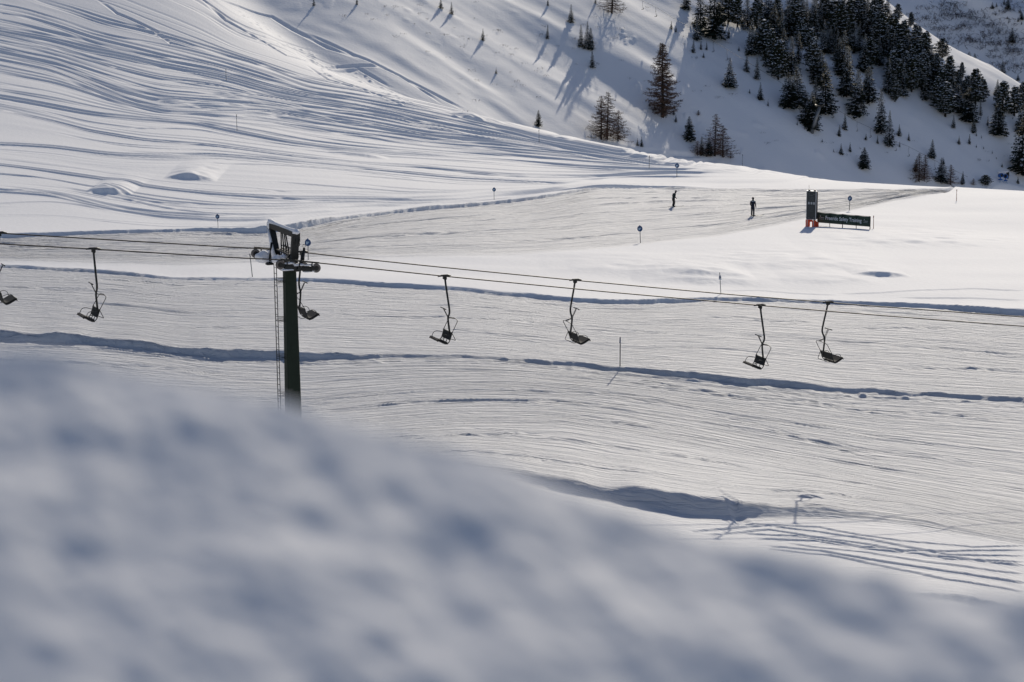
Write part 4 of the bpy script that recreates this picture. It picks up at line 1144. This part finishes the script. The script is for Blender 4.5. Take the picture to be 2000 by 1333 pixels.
def larch(seed, H=8.0, Rb=2.2, dens=1.0, power=.8):
    rr = random.Random(seed); c = MB(); n = int(85 * dens)
    for k in range(n):
        f = .07 + .92 * (k + rr.random()) / n
        rad = Rb * ((1 - f) ** power) * (.75 + .25 * min(1, f * 5)) + .14
        an = k * 2.4 + rr.uniform(-.6, .6); L = rad * rr.uniform(.55, 1.15)
        d = Vector((math.cos(an), math.sin(an), 0)); up = Vector((0, 0, 1)); side = d.cross(up)
        p0 = Vector((0, 0, H * f)); p1 = p0 + d * L * .5 - up * L * rr.uniform(.05, .22); p2 = p1 + d * L * .5 + up * L * rr.uniform(-.02, .20)
        c.tube([p0, p1, p2], [.035 + .012 * L, .028, .010], 4, 0, False)
        for q in range(int((7 + L * 8) * dens)):
            t = rr.uniform(.15, 1.0); b = p0.lerp(p1, t * 2) if t < .5 else p1.lerp(p2, t * 2 - 1)
            l2 = rr.uniform(.2, .55) * (.6 + .25 * L)
            e = b + (d * rr.uniform(.1, .8) + side * rr.choice((-1, 1)) * rr.uniform(.3, 1) + up * rr.uniform(-.55, .45)).normalized() * l2
            blade(c, b, e, .02, Vector((rr.gauss(0, 1), rr.gauss(0, 1), rr.gauss(0, 1))), 0, .3)
            for j in range(2):
                m_ = b.lerp(e, rr.uniform(.3, .9)); e2 = m_ + Vector((rr.gauss(0, 1), rr.gauss(0, 1), rr.gauss(-.2, 1))).normalized() * l2 * .4
                blade(c, m_, e2, .016, Vector((rr.gauss(0, 1), rr.gauss(0, 1), rr.gauss(0, 1))), 0, .3)
    t = MB().tube([(0, 0, -.6), (.04, .02, H * .3), (-.03, .02, H * .65), (0, 0, H)], [.024 * H, .018 * H, .010 * H, .002 * H], 8)
    return t.mesh('trunk', M_BARK, True), c.mesh('crown', M_TWIG)

PROTO = {
 'S': [spruce(1, 8, 1.9, .5), spruce(2, 8, 2.1, .6), spruce(3, 8, 1.7, .45), spruce(4, 8, 1.8, .65, 1.05, .32), spruce(5, 8, 2.2, .55, .75, .3), spruce(8, 8, 1.5, .5, .8, .4), spruce(9, 8, 2.0, .7, .9, .36)],
 'D': [spruce(6, 8, 2.3, .15, .7, .3), spruce(7, 8, 2.1, .12, .8, .3)],
 'P': [pine(11, 8, 2.4, .4), pine(12, 8, 2.6, .46), pine(13, 8, 2.1, .4), pine(14, 8, 2.3, .5)],
 'B': [pine(15, 8, 3.6, .12, .02)],
 'Y': [spruce(21, 8, 1.9, .2, 1.0, .4, .02), spruce(22, 8, 2.2, .25, 1.1, .4, .02), spruce(23, 8, 1.6, .15, .9, .45, .02)],
 'L': [larch(31, 8, 4.2, .95, .85), larch(32, 8, 3.6, 1.0, .8), larch(33, 8, 4.6, .95, .8)],
 'K': [larch(34, 8, 2.3, 1.7, .7)],
 'T': [spruce(24, 8, .95, .3, .8, .5, .03)],
}
KIND = {'S': 'spruce_tree', 'D': 'spruce_tree', 'P': 'stone_pine', 'B': 'pine_bush', 'Y': 'young_spruce', 'L': 'bare_larch', 'K': 'bare_larch', 'T': 'spruce_tree'}
CATG = {'S': 'spruce', 'D': 'spruce', 'P': 'pine', 'B': 'pine', 'Y': 'young spruce', 'L': 'larch', 'K': 'larch', 'T': 'spruce'}
tr = random.Random(5); _n = {}
def plant(kind, u, v, h, label, group, far=False, wide=1.0, var=None):
    p = far_spot(u, v) if far else spot(u, v, 345.0)
    if p is None: return
    zc_ = p.y * CP - p.z * SP; s = h / F_PX * zc_ / .985 / 8.0
    i = _n.get(kind, 0); _n[kind] = i + 1
    if var is None: var = i
    tm, cm = PROTO[kind][var % len(PROTO[kind])]
    r_ = empty(KIND[kind], p, tr.uniform(0, 6.28)); sw = s * wide * tr.uniform(.92, 1.1); r_.scale = (sw, sw, s)
    r_.rotation_euler = (R(tr.uniform(-1.5, 1.5)), R(tr.uniform(-1.5, 1.5)), tr.uniform(0, 6.28))
    tag(r_, label, CATG[kind], group)
    for nm, me in (('trunk', tm), ('crown', cm)):
        o_ = bpy.data.objects.new(nm, me); COL.objects.link(o_); o_.parent = r_
    return r_

# trees one can single out
ONE = [
 ('K',1294,229,142,'tallest bare larch, dense and brown, standing alone on the mid slope',.9), ('S',1298,227,26,'small dark spruce tucked under the foot of the tallest larch',1),
 ('L',1186,273,92,'bare larch with a thick dark trunk, tallest of the trio on the crest',1.05), ('L',1174,272,84,'bare larch with wide low branches, leftmost of the trio on the crest',1.15), ('L',1207,277,60,'bare slender larch, rightmost of the trio on the crest',1),
 ('L',1396,306,82,'bare larch, tallest of the mixed clump right of centre on the crest',.95), ('L',1412,306,62,'bare larch, right of the tallest one in the mixed clump on the crest',1.1), ('D',1384,306,36,'dark spruce inside the mixed larch clump, nearest its tallest trunk',1), ('D',1371,305,37,'dark narrow spruce at the left of the mixed larch clump',.8),
 ('L',1362,302,28,'short bare larch at the left edge of the mixed clump on the crest',1.5), ('L',1427,309,13,'tiny bare larch at the right foot of the mixed clump',1.6),
 ('L',1195,28,72,'bare larch cut off by the top edge of the photo',1),
 ('D',1347,275,47,'dark spruce with a bare lower trunk, between the tallest larch and the mixed clump',.95), ('L',1364,227,10,'tiny reddish larch seedling right of the tallest larch',1.6),
 ('S',1425,171,58,'snow dusted spruce standing alone left of the forest, under a lift chair',1), 
 ('S',1135,93,44,'spruce, left trunk of the tight trio high on the open slope',.8), ('S',1147,97,53,'spruce, middle and tallest trunk of the tight trio high on the slope',.8), ('S',1154,99,43,'spruce, right trunk of the tight trio high on the slope',.75), ('S',1157,133,33,'single spruce right below the tight trio on the open slope',1),
 ('D',1052,248,32,'lone dark spruce on the crest line, left of the larch trio',1),
 ('D',1687,329,41,'dark bushy spruce alone on the sunlit strip above the info board',1.15),
 ('B',1925,360,19,'wide round dark pine bush on the knoll crest, left of the snow cannons',1.6),
 ('L',1795,354,55,'bare larch, left of the two by the far crest at the right',1), ('L',1805,355,50,'bare larch, right of the two by the far crest at the right',.9), ('D',1789,337,26,'dark spruce half hidden behind the two bare larches at right',1), ('S',1838,359,49,'snowy spruce between the bare larches on the crest at right',1.2),
 ('L',1856,360,40,'bare larch right of the snowy spruce on the far crest',1), ('S',1880,361,26,'slim small spruce on the far crest, left of the round bush',.8), ('L',1901,361,13,'tiny bare larch next to the round pine bush',1.6), ('Y',1988,358,13,'tiny spruce right of the snow cannons',1),
 ('S',1820,311,37,'spruce standing alone on the shaded slope above the bare larches at right',.9), ('Y',1843,321,14,'small spruce right below the lone shaded spruce',.8),
 ('S',1720,262,87,'tall spruce with drooping boughs at the lower forest edge, beside its twin',.85), ('S',1737,286,70,'slim spruce at the lower forest edge, right of the taller drooping one',.8),
 ('S',1673,228,92,'tall spruce whose foot is lowest in the middle of the forest',.85), ('D',1540,210,70,'dark dense spruce at the forest corner, up left of the leaning grey pylon',.95),
 ('D',1573,243,66,'dark spruce right behind the leaning grey pylon, the left one',.95), ('D',1585,251,73,'dark spruce right behind the leaning grey pylon, the right one',.9), ('D',1612,225,102,'big dark spruce standing over the top of the leaning grey pylon',.95), ('S',1592,215,64,'snow dusted spruce between the two dark ones over the grey pylon',.9),
 ('D',1393,73,98,'big dark spruce at the upper left corner of the forest',1), ('D',1368,55,72,'dark spruce just left behind the big one at the forest corner',1), ('S',1361,79,46,'spruce at the lower left foot of the big corner spruce',.95), ('D',1340,18,40,'dark spruce at the top edge, leftmost of the forest',1),
 ('D',1892,240,68,'broad dark spruce on the right, above the two small slope spruces',1.3), ('S',1902,260,31,'small spruce right under the broad dark one on the right',.9), ('D',1949,266,64,'dark spruce beside the sunlit patch at the right',1), ('T',1929,246,19,'thin sapling left of the dark spruce by the sunlit patch',1),
 ('D',1996,342,116,'dark tall spruce cut off by the right edge of the photo',.9), ('D',1997,262,62,'dark spruce at the right edge, above the tallest one there',1),
 ('P',1921,196,41,'slender stone pine on the sunlit ridge at right',.8), ('S',1947,187,31,'narrow spruce on the sunlit ridge at right, left of the pines',.9),
 ('P',1958,226,66,'stone pine on the ridge at right, nearest the sunlit strip',1), ('P',1981,226,56,'stone pine on the ridge at right, second from the photo edge',1.1), ('P',1998,214,52,'stone pine on the ridge touching the right photo edge',1),
 ('P',1905,206,68,'rounded stone pine just below the sunlit ridge, right of a slimmer one',1.1), ('T',1915,226,30,'thin spruce under the rounded stone pine on the right',1),
 ('D',1733,39,46,'black looking spruce at the top right end of the forest',.9), ('P',1753,40,32,'round stone pine on the ridge next to the black looking spruce',1.1), ('P',1779,53,28,'round stone pine on the ridge, third from the top',1.2), ('P',1795,79,28,'small stone pine on the ridge halfway down',1), ('P',1810,92,30,'dark stone pine on the ridge above the wide dark one',1.1), ('B',1840,112,36,'wide dark pine overhanging the ridge above the bright snow patch',1),
 ('T',1668,104,56,'thin pale grey spruce alone in the gap inside the forest',1), ('T',1559,124,62,'thin spire shaped spruce in the gap at the forest middle',1.1),
]
for k_, u_, v_, h_, lab_, w_ in ONE:
    plant(k_, u_, v_, h_, lab_, 'trees of the mountainside', wide=w_)
# the forest, row by row
FOREST = [('S',1405,44,70),('P',1422,47,62),('P',1440,52,60),('S',1460,57,66),('P',1478,56,62),('S',1500,40,58),('S',1520,45,60),('S',1545,30,60),('S',1566,40,60),('S',1590,45,70),('P',1612,42,62),('S',1628,47,58),('S',1648,40,60),('P',1672,38,60),('S',1695,42,60),('P',1716,44,56),
 ('S',1467,108,72),('P',1494,112,70),('S',1511,78,70),('S',1526,84,68),('S',1540,72,62),('P',1553,66,68),('S',1575,73,72),('S',1590,72,74),('S',1610,106,66),('S',1622,104,54),('P',1640,78,78),('S',1692,76,76),('P',1706,74,62),('P',1722,92,66),('P',1744,96,66),('P',1765,104,62),('P',1786,112,62),('P',1806,128,62),
 ('P',1505,135,72),('P',1520,156,76),('S',1546,150,76),('P',1590,150,72),('S',1602,168,70),('S',1648,150,90),('S',1634,120,62),('S',1688,142,74),('S',1717,128,54),('S',1704,112,60),('P',1757,140,60),('P',1780,150,62),('P',1803,158,60),('P',1826,160,56),('P',1855,172,60),('P',1878,152,28),('P',1872,180,44),
 ('S',1557,207,78),('S',1653,188,96),('S',1697,203,72),('S',1690,198,62),('S',1735,184,68),('P',1757,178,62),('P',1780,181,64),('P',1800,176,56),('S',1815,182,62),('P',1838,196,62),('P',1846,229,66),('P',1832,212,62),('P',1888,196,46),('S',1862,252,26),('P',1790,168,60),('P',1768,160,56),('S',1745,150,60)]
_fr = random.Random(42)
FOREST += [('S' if _fr.random() < .55 else 'P', u_, v_, h_) for u_, v_, h_ in ((1515,52,56),(1554,58,60),(1602,58,62),(1637,62,60),(1660,66,66),(1683,58,60),(1707,52,56),(1482,92,60),(1632,92,58),(1656,96,60),(1678,100,58),(1731,110,60),(1748,118,58),(1771,128,60),(1793,138,58),(1816,148,58),(1531,118,62),(1566,96,58),(1582,118,60),(1640,140,66),(1700,130,56),(1741,160,60),(1764,190,50),(1822,168,58),(1843,186,56),(1860,206,56),(1872,222,56),(1806,196,54),(1748,200,50))]
rows_ = [('topmost row', lambda v: v < 60), ('second row', lambda v: 60 <= v < 115), ('third row', lambda v: 115 <= v < 175), ('lowest row', lambda v: v >= 175)]
ORD = ['first', 'second', 'third', 'fourth', 'fifth', 'sixth', 'seventh', 'eighth', 'ninth', 'tenth', 'eleventh', 'twelfth', 'thirteenth', 'fourteenth', 'fifteenth', 'sixteenth', 'seventeenth', 'eighteenth', 'nineteenth', 'twentieth', 'twenty-first', 'twenty-second', 'twenty-third', 'twenty-fourth', 'twenty-fifth', 'twenty-sixth', 'twenty-seventh', 'twenty-eighth', 'twenty-ninth', 'thirtieth', 'thirty-first', 'thirty-second', 'thirty-third', 'thirty-fourth', 'thirty-fifth', 'thirty-sixth', 'thirty-seventh', 'thirty-eighth', 'thirty-ninth', 'fortieth']
for rn, fn in rows_:
    row = sorted([t for t in FOREST if fn(t[2])], key=lambda t: t[1])
    for i, (k_, u_, v_, h_) in enumerate(row):
        nm = 'spruce' if k_ == 'S' else 'stone pine'
        plant(k_, u_, v_, h_, '%s in the forest\'s %s, %s from the left' % (nm, rn, ORD[i]), 'trees of the forest', wide=tr.uniform(.85, 1.2))
# young trees strewn over the open slopes
YOUNG = [(613,12,20),(697,8,16),(861,17,22),(882,28,24),(943,78,23),(1069,74,27),(1115,45,35),(1070,12,16),(969,143,11),(1163,6,14),(1245,285,15),(1253,287,19),(1269,208,13),(1279,217,15),(1316,224,15),(1320,238,15),
 (1311,58,16),(1320,62,13),(1354,103,26),(1369,97,17),(1380,97,17),(1374,113,11),(1423,75,21),(1443,100,10),(1458,141,36),(1478,156,45),(1485,195,34),(1464,183,9),(1500,206,13),(1557,246,8),(1650,253,33),(1639,265,22),(1691,274,14),(1714,281,16),(1606,277,7),
 (1643,303,22),(1660,297,19),(1628,299,7),(1756,267,23),(1775,275,16),(1757,286,11),(1739,283,14),(1873,281,17),(1893,283,20),(1907,268,7),(1917,272,6),(1907,288,6),(1921,293,6),(1938,300,6),(1946,310,5),(1957,328,9),(1930,182,7),(1978,233,6),(1985,238,5)]
YOUNG.sort()
def place_of(u, v):
    if u < 1000: return 'on the bare slope top left'
    if v < 150 and u < 1260: return 'on the open upper slope'
    if u < 1330: return 'near the tallest larch and crest'
    if v < 130 and u < 1450: return 'below the forest corner spruce'
    if u < 1520: return 'on the shaded slope left of the forest'
    if u < 1700: return 'on the bright strip right of the grey pylon'
    if u < 1800: return 'below the tall drooping spruces'
    return 'on the shaded slope at the right'
cnt = {}
for u_, v_, h_ in YOUNG:
    pl_ = place_of(u_, v_); i = cnt.get(pl_, 0); cnt[pl_] = i + 1
    sz = 'tiny' if h_ < 12 else 'small' if h_ < 24 else 'half-grown'
    plant('Y' if h_ < 40 else 'S', u_, v_, h_, '%s spruce %s, %s from the left' % (sz, pl_, ORD[i]), 'young spruces on the open slope', wide=.8)
# beyond the ridge
FAR = [(1893,132,30),(1903,139,32),(1913,142,22),(1958,157,33),(1937,147,10),(1976,84,27),(1988,52,9),(1995,52,6),(1938,22,13),(1968,19,22),(1995,41,17),(1961,10,11),(1946,20,9),(1967,46,6),(1970,48,6),(1900,30,5),(1917,27,4),(1988,160,14),(1992,28,12)]
FAR.sort()
for i, (u_, v_, h_) in enumerate(FAR):
    plant('D' if h_ > 15 else 'Y', u_, v_, h_, '%s spruce on the far hillside beyond the ridge, %s from the left' % ('small' if h_ < 15 else 'tall', ORD[i]), 'spruces beyond the ridge', far=True, wide=1.1)
# leafless brush, far too many stems to count
def brush(name, spots, label, col):
    c = MB(); rr = random.Random(77)
    for p, s in spots:
        for k in range(9):
            b = p + Vector((rr.gauss(0, s * 1.1), rr.gauss(0, s * 1.0), .08)); e = b + Vector((rr.gauss(0, .5), rr.gauss(0, .5), rr.uniform(.3, 1.0))) * s
            blade(c, b - Vector((0, 0, .1)), e, .035 * s, Vector((rr.gauss(0, 1), rr.gauss(0, 1), .2)), 0, .3)
            for q in range(2):
                m_ = b.lerp(e, rr.uniform(.4, 1)); blade(c, m_, m_ + Vector((rr.gauss(0, .4), rr.gauss(0, .4), rr.uniform(0, .5))) * s, .03 * s, Vector((rr.gauss(0, 1), rr.gauss(0, 1), .2)), 0, .3)
    o = c.build(name, col); o['kind'] = 'stuff'; o['label'] = label; o['category'] = 'brush'
M_BRUSH = tree_mat('bare_brush', (.03, .025, .025), (.08, .065, .06))
bs = []; rr_ = random.Random(3)
for (u0, v0, su, sv, n) in ((1830,48,24,12,20),(1850,20,16,8,14),(1880,30,22,7,16),(1880,78,40,10,22),(1915,75,30,12,20),(1950,90,20,12,20),(1960,70,14,14,14),(1975,115,22,14,26),(1925,45,30,10,16),(1985,95,14,8,12),(1840,70,24,6,12),(1975,20,20,12,16),(1985,130,14,10,12),(1810,40,14,10,10),(1890,50,40,14,16)):
    for k in range(n):
        q = far_spot(u0 + rr_.gauss(0, su * 1.1), v0 + rr_.gauss(0, sv * 1.1))
        if q is not None: bs.append((q, rr_.uniform(.7, 1.7)))
brush('brush', bs, 'leafless grey brush scattered over the far hillside beyond the ridge', M_BRUSH)
bs = []
for (u0, v0, su, sv, n) in ((760,40,120,34,16),(930,60,110,40,18),(1050,130,90,50,18),(1180,60,60,40,14),(900,150,60,40,8),(1270,150,40,40,8),(1330,100,30,30,6),(1400,190,40,50,6),(1700,300,60,16,8),(1560,270,50,20,5),(1940,300,40,20,6)):
    for k in range(n):
        q = spot(u0 + rr_.gauss(0, su * .7), v0 + rr_.gauss(0, sv * .7), 345.0)
        if q is not None: bs.append((q, rr_.uniform(.18, .42)))
brush('twig_tips', bs, 'tiny dark twig tips poking out of the snow of the mountainside', M_BRUSH)

# ---------------------------------------------------------------- the second lift, far back in front of the forest
CAB = [(1190,-34),(1252,1),(1281,14),(1310,33),(1393,80),(1420,97),(1500,146),(1600,209),(1627,210),(1674,238),(1700,250),(1740,273),(1775,287),(1830,316),(1890,346)]
def lift2(u, v, drop):
    g = spot(u, v + drop, 345.0); d = g.y - 2.0
    return Vector(at(u, v, d))
pts = [lift2(u, v, 34) for u, v in CAB]
tag(MB().tube(pts, .022, 6).build('lift_rope', M_CABLE), 'thin far rope slanting down in front of the forest', 'lift rope')
def make_hook():
    t = empty('single_chair', (0, 0, 0))
    MB().tube(rounded([(0, 0, 0), (0, 0, -1.1), (.10, 0, -1.75), (.22, 0, -2.0), (.02, 0, -2.12), (-.18, 0, -2.08)], .18, 5), .030, 7).build('hanger', M_STEEL, t, True)
    MB().tube(rounded([(.24, -.2, -1.62), (.22, -.2, -2.04), (-.28, -.2, -2.06)], .1), .02, 6).tube(rounded([(.24, .2, -1.62), (.22, .2, -2.04), (-.28, .2, -2.06)], .1), .02, 6).build('seat_frame', M_STEEL, t, True)
    MB().box((-.03, 0, -2.08), (.42, .44, .045)).build('seat', M_SEAT, t)
    MB().box((.24, 0, -1.82), (.04, .44, .22)).build('backrest', M_SEAT, t)
    return t
h0 = make_hook()
HK = [(1255,2,17),(1281,14,19),(1393,81,21),(1420,98,20),(1627,211,20),(1674,239,18),(1700,251,18),(1750,277,18),(1775,288,18),(1826,315,17)]
for n, (u, v, h) in enumerate(HK):
    p = lift2(u, v, 34); c = h0 if n == 0 else dup(h0); s = h / F_PX * p.y / 2.12
    c.location = p; c.scale = (s, s, s); c.rotation_euler = (0, 0, R(-20 + 7 * (n % 3)))
    tag(c, 'small hook shaped far chair on the slanting rope, %s from the left' % ORD[n], 'lift chair', 'far chairs in front of the forest')
pb = spot(1585, 259, 345.0); pt = Vector(at(1601, 209, pb.y - .5))
t = empty('far_pylon', pb); tag(t, 'leaning grey tube pylon in front of two dark spruces at the forest foot', 'lift pylon')
d_ = pt - pb
MB().tube([-d_ * .05, d_ * .5, d_], [.42, .34, .27], 12).build('mast', M_GREY, t, True)
MB().box(d_ + Vector((0, 0, .1)), (1.6, .3, .25)).build('crossarm', M_STEEL, t)
for xx in (-.7, .7):
    MB().box(d_ + Vector((xx, 0, .28)), (.25, 1.2, .18)).build('sheave_frame', M_STEEL, t)
